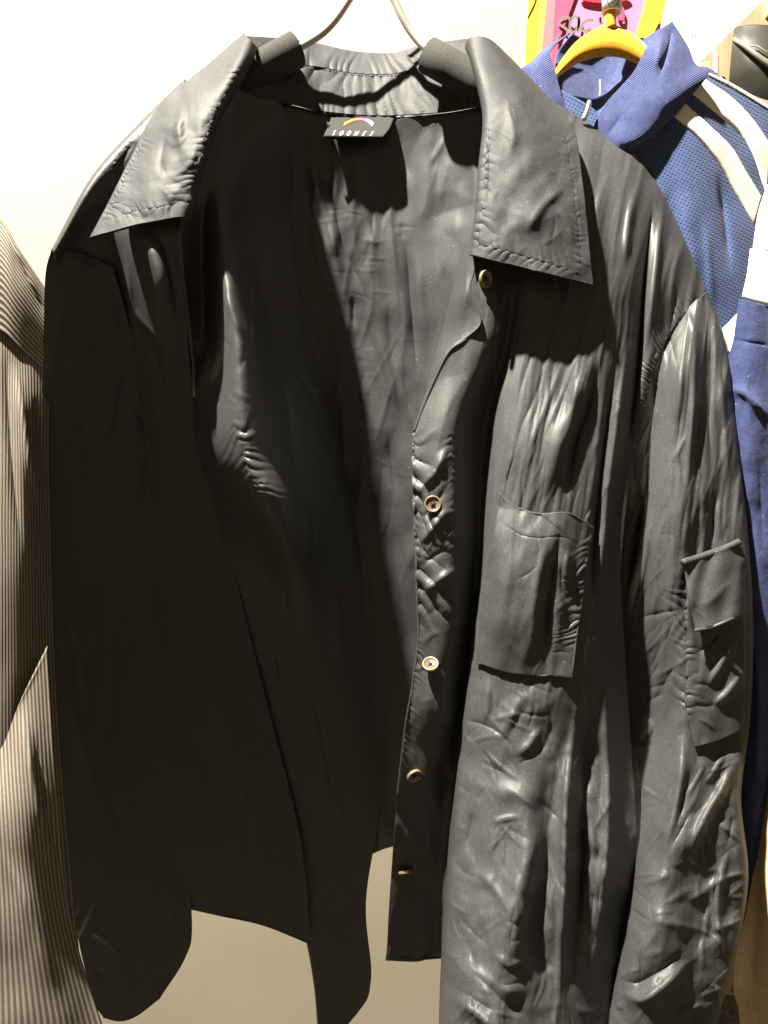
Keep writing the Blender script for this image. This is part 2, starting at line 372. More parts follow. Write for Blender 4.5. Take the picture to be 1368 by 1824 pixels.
rf_st += [([(742,800),(765,775),(785,760)],8,3.5),([(742,880),(775,840),(800,790)],10,4.5),([(745,930),(770,905),(800,860)],7,-3),([(745,975),(775,935),(803,900)],9,4),
          ([(748,1010),(775,990),(800,975)],7,-2.5),([(748,1060),(780,1035),(815,1010)],9,4),([(750,1105),(775,1085),(800,1080)],7,-3),([(748,1150),(770,1130),(790,1125)],7,3),
          ([(815,800),(830,860),(825,930)],8,2.5)]
rf_st += [([(1250,523),(1210,570),(1175,640),(1150,715),(1138,775)],4,-1.5)]
rf_st += [gather([(1240,535),(1200,580),(1165,648),(1147,715),(1136,790)],9,20,2.0,.5,0,5)]
rf_n = [(90,260,1.6,11),(40,90,.6,12),(18,30,.15,13)]
rf_st += crinkles(130, (800, 1215, 960, 1900), 62, 40, 60, 4, 2.6, 301)+crinkles(70, (960, 1200, 1110, 1900), 82, 18, 80, 4, 2.6, 302)+crinkles(55, (895, 600, 1110, 1150), 102, 8, 110, 4, 1.6, 303)+crinkles(40, (740, 770, 830, 1250), -50, 25, 40, 3.5, 2.4, 304)
rfp, RFF = panel('front_panel', RF, 330, 760, M['shell'], J, rf_st, rf_n, want_field=True, drape=[(26,300,9,1.5,16,lambda x, y: np.where(x > 880, 1, .2)*np.clip((1500-y)/500, .35, 1)), (11,160,11,.45,17,lambda x, y: np.where(x > 880, 1, .2)*np.clip((1350-y)/300, .25, 1))], crease=[(64,130,14,7.5,14,lambda x, y: .25+.75*np.clip((y-1150)/200, 0, 1)), (22,34,35,1.1,18,lambda x, y: .1+.9*np.clip((y-1180)/200, 0, 1)), (34,60,-30,4.2,15,lambda x, y: .15+.85*np.clip((y-1180)/200, 0, 1))])
rfp['label'] = 'lit front panel with chest pocket and buttons'

LF = [
 [(97,449,.700),(167,325,.702),(252,230,.704),(333,153,.704)],
 [(95,445,.622),(165,320,.630),(250,225,.650),(330,150,.668)],
 [(100,480,.632),(175,380,.638),(255,300,.640),(328,270,.640)],
 [(110,520,.648),(190,440,.645),(265,400,.612),(321,390,.609)],
 [(140,640,.682),(220,580,.674),(290,540,.622),(330,525,.620)],
 [(150,800,.720),(240,760,.714),(310,740,.694),(352,760,.694)],
 [(180,1000,.760),(280,1000,.758),(360,1000,.752),(413,1000,.750)],
 [(220,1250,.814),(330,1250,.814),(420,1250,.812),(473,1240,.810)],
 [(260,1480,.874),(370,1490,.876),(460,1500,.876),(535,1490,.874)],
 [(300,1610,.925),(390,1630,.928),(470,1648,.930),(555,1682,.934)],
]
lf_st = [([(236,385),(262,440),(285,500),(303,570)],18,11),([(272,395),(290,450),(306,520),(318,590)],8,-8),([(306,385),(318,450),(328,520)],8,5),
         ([(250,600),(290,760),(330,900)],22,4),([(200,650),(240,850),(300,1100)],24,-4),([(330,950),(390,1200),(440,1450)],20,3),
         ([(205,300),(180,340)],7,3),([(240,250),(210,300),(200,330)],6,-2)]
lf_st += [gather([(322,400),(330,520),(345,640),(352,755)],12,9,1.2,0,0,8)]
lf_st += [gather([(275,210),(215,270),(190,330),(180,390)],8,14,1.3,.3,0,9)]
lf_st += crinkles(60, (120, 520, 540, 1600), 80, 14, 200, 9, 3.2, 312)
lfp, LFF = panel('front_panel', LF, 120, 420, M['shell'], J, lf_st, [(80,300,2.0,21),(30,80,.5,22)], want_field=True)
lfp['label'] = 'shaded front panel hanging back from the opening'

FA = [
 [(360,180,0.675),(372,180,0.655),(395,150,0.668),(428,118,0.684),(465,118,0.697),(520,140,0.716)],
 [(313,330,0.65),(325,330,0.63),(365,300,0.645),(400,280,0.668),(450,260,0.692),(520,240,0.72)],
 [(278,430,0.653),(312,430,0.633),(362,440,0.652),(402,450,0.63),(460,460,0.692),(540,450,0.735)],
 [(294,600,0.682),(328,600,0.662),(375,610,0.664),(425,610,0.612),(487,620,0.69),(570,620,0.75)],
 [(307,765,0.724),(341,765,0.704),(388,780,0.640),(445,790,0.606),(522,800,0.672),(620,800,0.762)],
 [(340,890,0.75),(374,890,0.73),(440,900,0.652),(498,920,0.620),(566,930,0.706),(660,930,0.78)],
 [(374,1040,0.784),(408,1040,0.764),(480,1050,0.758),(530,1060,0.742),(590,1080,0.77),(690,1080,0.8)],
 [(419,1220,0.832),(453,1220,0.812),(520,1230,0.814),(560,1240,0.814),(620,1250,0.82),(690,1250,0.835)],
 [(464,1400,0.88),(498,1400,0.86),(560,1410,0.862),(595,1420,0.864),(640,1420,0.868),(680,1420,0.876)],
 [(531,1600,0.928),(535,1600,0.922),(585,1600,0.924),(610,1600,0.926),(635,1600,0.928),(652,1600,0.932)],
 [(558,1740,0.972),(562,1740,0.966),(590,1745,0.968),(615,1750,0.97),(640,1745,0.971),(661,1725,0.972)],
 [(567,1835,0.998),(571,1835,0.992),(590,1840,0.994),(610,1832,0.994),(635,1805,0.99),(655,1775,0.986)],
]
fseam = [(405,690),(415,740),(430,790),(455,870),(480,925),(500,965)]
fa_st = [gather(fseam,16,26,2.6,-.8,0,14)] + [
 ([(422,784),(396,820)],5,-3),([(429,817),(411,857)],5,-3),([(444,861),(425,896)],5,-3.5),([(484,890),(462,918)],5,-3),([(455,730),(427,790)],6,-2.5),
 ([(543,890),(547,955),(548,1015)],7,7),([(410,480),(402,600),(400,690)],8,4),([(455,470),(450,600),(470,730)],10,4),
 ([(500,640),(520,800),(540,900)],14,-5),([(595,1000),(600,1100),(610,1200)],16,4),([(500,1000),(515,1100),(540,1200)],6,-3),
 ([(545,1180),(580,1350),(600,1500)],6,-4),([(600,1660),(630,1664),(656,1662)],3,-2)]
fa_st += [gather([(400,930),(440,1080),(480,1250),(540,1500)],26,40,1.8,0,0,15)]
fa_st += crinkles(60, (380, 500, 640, 1700), 75, 20, 90, 5, 3.0, 314)
facing, FAF = panel('facing', FA, 130, 460, M['lining'], J, fa_st, [(70,200,1.6,31),(28,60,.5,32)], want_field=True)

BL = [
 [(430,190,0.69),(505,186,0.712),(570,200,0.721),(640,207,0.724),(700,208,0.724),(790,202,0.715),(868,188,0.69),(902,180,0.672)],
 [(440,330,0.712),(520,330,0.722),(580,340,0.727),(640,345,0.728),(710,345,0.727),(790,340,0.718),(880,330,0.69),(915,330,0.644)],
 [(450,500,0.73),(540,500,0.732),(600,505,0.733),(660,510,0.733),(720,510,0.73),(790,505,0.718),(890,500,0.67),(930,500,0.64)],
 [(470,700,0.755),(560,700,0.748),(625,700,0.745),(680,705,0.742),(730,705,0.736),(800,705,0.72),(890,700,0.67),(925,700,0.64)],
 [(490,950,0.785),(580,950,0.772),(640,950,0.763),(695,950,0.756),(745,950,0.745),(810,950,0.725),(890,950,0.67),(915,950,0.642)],
 [(510,1250,0.855),(600,1250,0.845),(650,1250,0.835),(700,1250,0.806),(750,1250,0.782),(810,1250,0.74),(880,1250,0.68),(900,1250,0.65)],
 [(520,1500,0.945),(610,1522,0.935),(655,1522,0.922),(690,1510,0.895),(740,1500,0.835),(800,1490,0.745),(870,1480,0.69),(890,1480,0.66)],
]
bl_st = [
 ([(556,240),(566,290),(587,345),(600,385),(612,441),(645,514),(662,560)],8,-8),([(540,240),(553,300),(575,370),(600,450),(633,515)],12,4),
 ([(545,330),(560,400),(575,450)],5,-3),
 ([(716,400),(727,470),(735,570),(748,690)],11,-9),([(690,330),(698,420),(706,520),(716,640)],10,4),([(742,440),(752,560),(764,650)],13,4),
 ([(664,335),(662,380),(666,430)],11,-5),([(640,320),(645,360)],10,3),([(715,395),(718,430)],9,-4),([(640,452),(662,460)],12,-4),([(640,425),(670,432),(690,425)],9,4),
 ([(700,412),(715,420)],6,3),([(628,522),(630,590)],9,-4),([(690,540),(695,600),(705,660)],14,-4),([(660,560),(690,650),(715,760)],10,4),
 ([(648,560),(672,640),(690,700)],8,-3),([(640,640),(655,720),(680,800)],14,4),([(690,760),(700,830),(715,900)],12,-5),([(712,900),(728,1000),(738,1080)],10,4),
 ([(545,492),(575,497),(602,500)],2.6,1.3),([(652,517),(685,522),(713,523)],2.6,1.3),([(575,589),(610,582),(642,576)],2.6,1.3),([(588,660),(640,668),(690,668)],2.6,1.2),
 ([(655,700),(680,703),(704,703)],2.6,1.2),([(616,755),(650,760),(692,768)],2.6,1.2),([(632,816),(672,823)],2.6,1.2),([(600,640),(690,648)],2.6,-.8),
 ([(816,208),(790,254),(760,305)],8,4),([(802,275),(790,327),(782,380)],7,3),([(790,460),(782,485),(773,510)],5,-4),([(830,220),(845,300),(848,380)],10,3),
 ([(700,215),(720,280),(735,340)],12,-3),([(660,210),(655,300)],14,2),
]
bl_st += crinkles(45, (540, 380, 740, 900), 4, 10, 60, 3, 1.4, 310)+crinkles(40, (520, 230, 850, 1000), 96, 10, 150, 5, 2.6, 311)
back, BLF = panel('back_lining', BL, 200, 460, M['lining'], J, bl_st, [(60,120,1.8,41),(26,45,.7,42)], want_field=True, ks=.5, drape=[(34,320,-6,1.3,47)], crease=[(50,120,4,2.6,45),(40,44,70,1.0,46)])

# neck facing and collar stand
NK = [
 [(436,66,.694),(500,70,.728),(560,78,.748),(630,93,.756),(700,96,.756),(752,82,.744),(845,68,.694)],
 [(440,90,.686),(505,95,.718),(562,100,.738),(630,112,.746),(700,115,.746),(755,100,.734),(850,90,.688)],
 [(445,115,.682),(510,115,.712),(568,121,.730),(632,132,.738),(700,133,.738),(760,119,.726),(855,112,.680)],
]
nk_st = [gather([(450,112),(500,115),(560,121),(632,132),(700,133),(765,118)],17,30,3.2,.3,0,51)]
stand = panel('collar_stand', NK, 200, 60, M['collar'], J, nk_st+[([(600,75),(590,100),(570,115)],8,4),([(650,85),(640,120)],7,-3),([(720,90),(725,120)],7,3)], [(22,40,1.8,52)])
NF = [
 [(445,116,.683),(510,116,.712),(568,122,.729),(632,133,.736),(700,134,.736),(760,120,.725),(855,113,.680)],
 [(440,150,.684),(508,150,.708),(568,160,.722),(636,168,.727),(700,170,.727),(775,160,.716),(860,150,.682)],
 [(430,190,.688),(505,185,.710),(570,199,.719),(640,206,.722),(700,207,.722),(790,201,.713),(866,188,.688)],
]
nf_st = [gather([(505,187),(570,201),(640,207),(700,208),(790,202),(860,190)],17,30,2.0,.2,0,53), gather([(480,118),(560,123),(632,134),(700,135),(765,120)],21,24,2.0,.3,0,54)]
nf_st += [([(650,138),(668,160),(680,165)],3,-2),([(730,140),(755,175)],6,3),([(748,130),(770,165)],6,-2.5)]
neck, NFF = panel('neck_facing', NF, 200, 90, M['collar'], J, nf_st, [(26,50,1.4,55)], want_field=True)
tube('neck_binding', [(503,187,.7095),(570,201,.7180),(640,208,.7212),(700,209.5,.7212),(790,203.5,.7120),(864,190,.688)], .0007, M['thread'], J, 8)

CRN = [
 [(832,84,.680),(840,70,.662),(870,74,.658),(908,108,.676)],
 [(850,140,.658),(857,130,.634),(915,150,.632),(976,180,.658)],
 [(864,212,.640),(872,208,.616),(940,225,.610),(1019,234,.632)],
 [(858,300,.624),(865,300,.605),(950,315,.597),(1035,320,.609)],
 [(852,390,.614),(858,390,.598),(952,405,.589),(1046,420,.598)],
 [(846,456,.609),(850,458,.595),(952,484,.586),(1055,510,.594)],
]
crs = [(1004,232),(1018,320),(1029,420),(1034,492)]; crb = [(855,436),(950,464),(1034,490)]
cr_st = [gather(crs,12,12,.9,.25,0,61), gather(crb,15,15,1.1,.6,0,62)]
cr_st += [([(1005,285),(960,315),(925,345),(898,400),(880,440)],18,-1.7),([(985,260),(935,300),(905,340),(885,390)],18,1.6),([(1010,330),(965,370),(935,420)],14,4),
          ([(900,180),(915,240),(905,290)],12,2.5),([(940,200),(960,240)],10,-2),([(990,370),(1010,400),(1020,440)],8,2),([(960,440),(985,425),(1005,405)],6,2.5),
          ([(868,200),(872,300),(864,440)],4,-1.2)]
cr_st += [gather([(872,225),(866,300),(860,390),(853,450)],17,16,1.1,-.3,0,64)]
cr_st += [(crs,2.2,-1.3),(crb,2.2,-1.3)]
cr_st += crinkles(60, (865, 150, 1040, 490), 70, 45, 42, 3.5, 1.5, 308)
clR, CRF = panel('collar_leaf', CRN, 180, 300, M['collar'], J, cr_st, [(50,70,1.2,65),(22,26,.35,66)], solid=.0022, want_field=True, ks=.7, crease=[(38,44,30,.9,67),(19,22,-20,.7,68)])
CLN = [
 [(438,62,.690),(440,66,.680),(446,76,.668),(456,86,.684)],
 [(386,107,.676),(402,122,.650),(426,118,.640),(436,128,.658)],
 [(286,194,.652),(326,212,.624),(376,212,.617),(387,218,.638)],
 [(236,284,.632),(285,296,.610),(351,293,.606),(361,298,.626)],
 [(196,364,.616),(258,358,.602),(337,345,.601),(346,349,.619)],
 [(163,426,.606),(246,403,.597),(324,388,.598),(333,391,.616)],
]
cls_ = [(268,235),(235,300),(210,355),(186,402)]; clb = [(185,398),(250,378),(326,366)]
cl_st = [gather(cls_,10,12,1.1,.2,0,71), gather(clb,15,12,.9,.3,0,72)]
cl_st += [gather([(432,118),(402,165),(376,215),(352,290),(330,375)],14,20,1.2,-.55,0,73)]
cl_st += [([(330,190),(320,230),(325,270)],10,4),([(300,240),(290,290),(305,330)],10,-3),([(345,230),(318,265)],6,3),([(280,330),(300,350),(310,370)],7,3),([(240,335),(255,350)],5,-2),([(370,170),(345,190)],8,2.5),
          ([(355,250),(335,300),(300,320)],8,3),(clb,2.2,-1.2),(cls_,2.0,-1.0)]
cl_st += crinkles(60, (190, 120, 400, 400), 125, 40, 42, 3.5, 1.5, 309)
clL, CLF = panel('collar_leaf', CLN, 170, 280, M['collar'], J, cl_st, [(36,46,1.4,75),(18,20,.3,76)], solid=.0022, want_field=True, ks=.8, crease=[(30,36,30,1.8,77),(16,18,-20,.8,78)])

# turned facing at the top of the buttoned edge
TF = [
 [(846,405,.616),(852,412,.611),(856,420,.608)],
 [(826,462,.624),(836,475,.612),(846,482,.606)],
 [(806,525,.634),(822,530,.614),(838,520,.604)],
 [(790,590,.640),(818,592,.612),(857,578,.600)],
 [(772,650,.640),(786,645,.615),(802,624,.602)],
 [(757,712,.632),(765,705,.616),(773,680,.603)],
 [(738,768,.618),(741,765,.612),(744,760,.603)],
]
panel('placket_facing', TF, 40, 120, M['lining'], J, [([(835,500),(815,520),(800,545)],4,-3),([(812,530),(810,560)],2.5,-2),([(800,585),(806,602)],4,-3),([(835,470),(828,560),(838,575)],7,3)], [(20,26,1.0,81)])

# sleeves
SR = [
 [(1210,552,0.678),(1222,552,0.65),(1235,541,0.644),(1245,531,0.644),(1252,524,0.648),(1258,519,0.66),(1255,520,0.705)],
 [(1113,650,0.674),(1158,650,0.646),(1185,648,0.632),(1220,640,0.622),(1255,630,0.632),(1290,620,0.64),(1287,621,0.685)],
 [(1083,790,0.68),(1128,790,0.652),(1160,800,0.632),(1210,800,0.613),(1260,800,0.622),(1311,800,0.63),(1308,801,0.675)],
 [(1053,950,0.682),(1098,950,0.654),(1140,960,0.632),(1200,970,0.608),(1265,975,0.615),(1327,965,0.623),(1324,966,0.668)],
 [(1053,1120,0.682),(1098,1120,0.654),(1150,1120,0.632),(1210,1120,0.605),(1275,1120,0.612),(1336,1110,0.62),(1333,1111,0.665)],
 [(1059,1280,0.692),(1104,1280,0.664),(1168,1290,0.636),(1220,1290,0.602),(1280,1290,0.608),(1331,1280,0.616),(1328,1281,0.661)],
 [(1061,1430,0.6906),(1106,1430,0.6626),(1158,1430,0.6146),(1210,1430,0.5846),(1270,1430,0.5966),(1315,1420,0.6046),(1312,1421,0.6496)],
 [(1061,1570,0.6756),(1106,1570,0.6476),(1136,1570,0.5916),(1190,1570,0.5676),(1260,1570,0.5816),(1326,1565,0.5936),(1323,1566,0.6386)],
 [(1047,1720,0.651),(1092,1720,0.623),(1108,1720,0.573),(1170,1720,0.551),(1240,1720,0.567),(1301,1715,0.579),(1298,1716,0.624)],
 [(1025,1850,0.6384),(1070,1850,0.6104),(1080,1850,0.5664),(1150,1860,0.5484),(1220,1860,0.5644),(1262,1850,0.5764),(1259,1851,0.6214)],
]
sr_st = [
 ([(1235,562),(1236,650),(1230,775),(1222,850)],9,4),([(1263,575),(1266,680),(1262,760),(1266,860)],8,-4),([(1214,640),(1208,760)],9,3),([(1280,640),(1290,760),(1297,870)],9,3),
 ([(1161,790),(1145,830)],5,-5),([(1208,820),(1219,848)],4,-4),([(1225,770),(1197,828)],5,2.5),([(1172,730),(1150,770),(1140,800)],4,-2),([(1178,720),(1155,770)],5,2.5),
 ([(1153,858),(1143,917),(1132,980),(1120,1042),(1109,1085)],10,-11),([(1166,880),(1158,940),(1147,1010),(1131,1080),(1120,1150)],8,5),([(1122,855),(1112,955),(1107,1030)],7,4),
 ([(1193,860),(1188,890),(1181,915)],7,3),([(1170,952),(1202,952)],5,-2),([(1230,850),(1222,920),(1216,990)],7,2.5),
 ([(1268,870),(1268,975)],7,-4),([(1293,930),(1286,975)],6,-4),([(1248,960),(1236,993)],4,-2.5),([(1252,850),(1250,960)],8,3),([(1280,880),(1279,975)],6,3),
 ([(1120,1270),(1136,1276),(1148,1300)],8,-7),([(1150,1268),(1158,1300),(1140,1322)],7,5),([(1124,1332),(1168,1326)],4,-4),([(1126,1388),(1145,1400),(1165,1405)],5,-6),([(1128,1412),(1160,1426)],3,-3.5),
 ([(1135,1220),(1122,1262)],6,2.5),([(1170,1190),(1140,1240)],7,2.5),
 ([(1216,1290),(1214,1370),(1203,1440),(1188,1500),(1178,1550)],14,6),([(1213,1285),(1213,1320)],5,-3.5),
 ([(1312,1345),(1288,1400),(1256,1455),(1236,1500),(1222,1545)],12,7),([(1294,1336),(1268,1378),(1250,1400)],7,4),([(1230,1360),(1215,1420),(1205,1480)],9,-4),
 ([(1166,1368),(1188,1402)],4,-3),([(1163,1393),(1177,1442)],5,-5),
 ([(1140,1570),(1165,1570),(1195,1552)],10,1.8),([(1215,1525),(1250,1545),(1290,1550)],14,2.2),([(1285,1558),(1250,1590),(1215,1606)],14,2.4),([(1200,1545),(1215,1530)],6,3),
 ([(1140,1636),(1200,1646),(1265,1660)],14,2.0),([(1245,1655),(1240,1628)],4,2.5),([(1180,1690),(1155,1705)],6,3),([(1150,1660),(1135,1680)],6,2.5),
 ([(1098,1760),(1135,1780),(1160,1773),(1195,1745),(1230,1700)],14,6),([(1100,1738),(1133,1750),(1176,1728),(1225,1685)],10,-3),([(1120,1790),(1118,1815)],5,-4),([(1100,1785),(1108,1800)],6,4),
 ([(1195,1810),(1220,1800),(1255,1785)],9,3),([(1245,1700),(1250,1730)],6,2.5),
 ([(1300,1500),(1284,1560),(1277,1610),(1280,1660),(1285,1720)],9,5),([(1222,1470),(1215,1520)],7,3),
]
pl = [(1217,1002),(1220,1060),(1221,1120),(1222,1180),(1221,1240),(1222,1275)]
sr_st += [gather(pl,19,17,1.7,.8,0,98)]
sr_st += crinkles(120, (1110, 1330, 1320, 1850), 115, 45, 56, 4, 2.8, 305)+crinkles(45, (1150, 560, 1330, 980), 94, 9, 110, 4, 1.8, 306)+crinkles(30, (1120, 1000, 1215, 1330), 120, 18, 70, 4, 2.2, 307)
slR, SRF = panel('sleeve', SR, 230, 640, M['shell'], J, sr_st, [(60,160,1.6,92),(28,50,.5,93)], want_field=True, drape=[(24,260,8,1.5,116,lambda x, y: np.clip((1350-y)/250, .2, 1)), (11,150,6,.4,117,lambda x, y: np.clip((1350-y)/250, .2, 1))], crease=[(54,120,14,4.4,97,lambda x, y: .3+.7*np.clip((y-1150)/250, 0, 1)), (20,32,-20,.9,99,lambda x, y: .15+.85*np.clip((y-1200)/250, 0, 1)), (34,56,40,2.6,98,lambda x, y: .2+.8*np.clip((y-1250)/250, 0, 1))])
slR['label'] = 'lit sleeve with a flap pocket'
SL = [
 [(92,443,.6230),(127,448,.6355),(167,459,.6465),(207,480,.6485)],
 [(90,449,.6215),(125,455,.6340),(165,466,.6450),(205,487,.6470)],
 [(81,492,.6330),(122,500,.6410),(175,515,.6500),(222,545,.6570)],
 [(78,620,.662),(130,620,.667),(190,630,.676),(250,660,.688)],
 [(73,800,.700),(130,800,.704),(200,800,.711),(272,820,.724)],
 [(80,1000,.742),(145,1000,.745),(215,1000,.751),(288,1000,.763)],
 [(94,1250,.795),(160,1250,.798),(240,1250,.805),(310,1250,.818)],
 [(108,1450,.852),(180,1450,.855),(255,1450,.861),(325,1450,.871)],
 [(136,1650,.916),(205,1650,.919),(280,1650,.923),(342,1640,.928)],
 [(165,1775,.960),(215,1780,.962),(270,1765,.962),(330,1705,.950)],
 [(185,1812,.974),(215,1818,.976),(245,1808,.975),(285,1778,.966)],
]
sl_st = [([(88,455),(130,458),(175,470),(205,490)],3,-1.5),([(88,447),(130,450),(180,462)],4,1),([(150,560),(160,800),(180,1000)],20,3),([(120,700),(128,900),(140,1100)],18,-3),
         ([(220,900),(240,1100),(265,1300)],18,3),([(200,1690),(240,1700)],6,2.5),([(150,1650),(230,1720)],8,3),([(160,1710),(200,1760)],8,-3)]
sl_st += crinkles(40, (80, 500, 330, 1800), 85, 14, 200, 9, 3.0, 313)
slL, SLF = panel('sleeve', SL, 110, 420, M['shell'], J, sl_st, [(70,200,2.0,95),(30,60,.5,96)], want_field=True)
slL['label'] = 'shaded sleeve in deep shadow'

# chest pocket
CPN = [
 [(889,877,.0035),(925,905,.0045),(965,916,.0045),(1008,914,.004),(1056,941,.002)],
 [(884,930,.006),(920,950,.009),(962,958,.009),(1004,958,.007),(1047,984,.002)],
 [(868,1015,.007),(915,1040,.013),(958,1050,.011),(998,1060,.006),(1036,1070,.002)],
 [(857,1095,.006),(908,1125,.012),(955,1135,.010),(988,1140,.005),(1026,1140,.002)],
 [(849,1180,.003),(905,1197,.0035),(955,1203,.0035),(985,1203,.003),(1018,1208,.003)],
]
cp_r = [(1053,945),(1044,990),(1034,1070),(1025,1140),(1020,1165)]
cp_t = [(886,926),(925,952),(962,959),(1003,957),(1045,984)]
cp_st = [gather(cp_r,14,24,2.4,-.75,0,101)]+[(cp_t,2.4,-1.4),
 ([(1000,925),(988,1000),(978,1060),(972,1120),(968,1190)],14,-7),([(985,930),(962,1010),(950,1090),(945,1180)],16,4),
 ([(905,960),(898,1040),(885,1120),(880,1180)],18,4),([(1004,915),(1002,955)],4,2.5),([(1024,925),(1020,965)],4,2.5),([(1012,920),(1010,950)],4,-2.5),([(1034,935),(1030,970)],4,-2.5),
 ([(1010,975),(1008,1020),(1020,1045)],6,4),([(1000,1000),(1000,1050),(1015,1075)],6,-3),([(1000,1060),(1000,1090),(1018,1110)],7,4),([(992,1100),(996,1140),(1012,1150)],6,3),([(975,1165),(1000,1160),(1018,1168)],4,-3),
 ([(1000,1170),(995,1203)],4,-2)]
cp_st += crinkles(30, (860, 930, 1040, 1190), 85, 25, 60, 4, 1.6, 315)
cpo, CPF = panel('chest_pocket', CPN, 110, 190, M['shell'], J, cp_st, [(30,50,.9,102),(14,20,.2,103)], base=RFF, solid=.0014, want_field=True, crease=[(40,90,8,2.0,104)])

# sleeve pocket with flap and piping
APN = [
 [(1219,1000,.003),(1250,990,.005),(1285,978,.005),(1318,966,.001)],
 [(1224,1080,.003),(1255,1070,.006),(1290,1060,.006),(1333,1050,.001)],
 [(1222,1170,.003),(1255,1170,.006),(1295,1165,.007),(1336,1150,.001)],
 [(1223,1260,.003),(1255,1265,.008),(1295,1255,.007),(1332,1235,.001)],
 [(1237,1330,.004),(1265,1322,.008),(1300,1308,.006),(1329,1290,.001)],
]
ap_st = [gather([(1223,1130),(1223,1180),(1223,1290)],13,13,1.6,.1,0,111)]+[([(1290,1110),(1262,1150),(1232,1165)],8,-4),([(1310,1130),(1280,1190),(1255,1230)],12,5),([(1225,1222),(1250,1218),(1275,1228)],6,-4),
 ([(1230,1252),(1258,1258),(1285,1248)],8,-5),([(1240,1275),(1262,1290),(1275,1305)],6,4),([(1325,1190),(1295,1235),(1260,1262)],10,4),([(1228,1195),(1240,1200),(1250,1190)],4,-3)]
apo, APF = panel('sleeve_pocket', APN, 90, 170, M['shell'], J, ap_st, [(40,50,1.0,112)], base=SRF, solid=.0014, want_field=True, crease=[(40,60,30,1.6,114)])
FLN = [
 [(1217,1000,.004),(1250,990,.005),(1285,978,.005),(1317,966,.002)],
 [(1223,1045,.006),(1255,1036,.007),(1290,1024,.007),(1328,1010,.003)],
 [(1231,1090,.0085),(1262,1082,.009),(1297,1068,.008),(1333,1052,.004)],
 [(1239,1122,.011),(1268,1115,.012),(1302,1101,.010),(1336,1087,.004)],
]
fl_st = [([(1250,1000),(1247,1020)],3,-1.2),([(1230,1085),(1250,1095),(1262,1112)],6,1.5),([(1238,1075),(1262,1072),(1290,1045),(1310,1030)],12,1.2),([(1262,1040),(1256,1055)],3,-1.5),([(1305,1075),(1312,1060)],4,2),([(1320,1075),(1325,1055)],4,2)]
flap = panel('flap', FLN, 70, 70, M['shell'], apo, fl_st, [(30,34,.7,113)], base=APF, solid=.0016)
def on(fld, pts, lift): return [(x, y, fld(x, y)-lift) for x, y in pts]
tube('piping', on(SRF, [(1216,1002),(1245,993),(1280,981),(1300,973),(1317,965)], .007), .0030, M['shell'], apo, 10)
tube('piping', on(APF, [(1238,1123),(1268,1117),(1302,1103),(1335,1088)], .0125), .0015, M['shell'], apo, 10)

# edge rolls along hems
def roll(pts, fld, r, m, par, lift=.0005, name='hem_edge'): return tube(name, on(fld, pts, lift), r, m, par, 8, 90)
roll([(737,772),(736,850),(741,950),(743,1050),(746,1130),(736,1215),(722,1300),(708,1420)], RFF, .0012, M['shell'], J)
roll([(857,579),(828,606),(800,627),(775,675),(755,722),(738,768)], RFF, .0016, M['collar'], J)
roll([(322,392),(318,440),(330,525),(345,640),(353,760)], LFF, .0016, M['shell'], J)
roll([(1056,941),(1047,984),(1036,1070),(1026,1140),(1018,1208)], CPF, .0009, M['shell'], J)
roll([(849,1180),(905,1197),(955,1203),(985,1203),(1018,1208)], CPF, .0009, M['shell'], J)
roll([(890,879),(905,896),(935,910),(965,916),(1008,914),(1035,926),(1056,941)], CPF, .0010, M['shell'], J)

roll([(330,1614),(390,1629),(470,1646),(553,1680)], LFF, .0014, M['shell'], J)
roll([(186,1810),(215,1816),(245,1806),(284,1776)], SLF, .0014, M['shell'], J); roll([(571,1833),(590,1838),(610,1831),(634,1805),(654,1776),(660,1740)], FAF, .0012, M['lining'], J)
roll([(150,1715),(205,1722),(270,1716),(333,1690)], SLF, .0007, M['shell'], J, .0002, 'cuff_seam')
roll([(688,1704),(740,1708),(788,1705)], RFF, .0012, M['shell'], J)
# stitching: dashes of thread laid on the seams, joined into one part
bm = bmesh.new()
def stitch(line, fld, step=6.5, ln=4.2, lift=.0007, r=.00032):
    P = curve(line, 300); L = np.r_[0, np.cumsum(np.hypot(*np.diff(P, axis=0).T))]; s = 2
    while s < L[-1]-ln:
        a = np.array([np.interp(s, L, P[:, k]) for k in (0, 1)]); b = np.array([np.interp(s+ln, L, P[:, k]) for k in (0, 1)])
        add_tube(bm, [at(a[0], a[1], fld(*a)-lift), at(b[0], b[1], fld(*b)-lift)], r, 5); s += step
stitch(seamR, RFF); stitch(crs, CRF); stitch(crb, CRF); stitch(cls_, CLF); stitch(clb, CLF); stitch(cp_t, CPF); stitch(cp_r, CPF)
stitch(fseam, FAF); stitch(pl, SRF); stitch([(1224,1012),(1227,1080),(1226,1160),(1226,1250)], APF); stitch([(1226,1280),(1232,1310),(1239,1328)], APF)
stitch([(1243,530),(1205,572),(1170,640),(1147,712),(1135,775)], RFF)
stitch([(570,120),(632,131),(700,132),(760,118)], NFF, lift=.0025)
stitch([(855,1178),(905,1194),(955,1200),(985,1200),(1015,1204)], CPF)
stitch([(1060,1133),(1085,1141),(1102,1140)], RFF)
st = bm_obj('stitching', bm, M['thread'], J); st['kind'] = 'stuff'

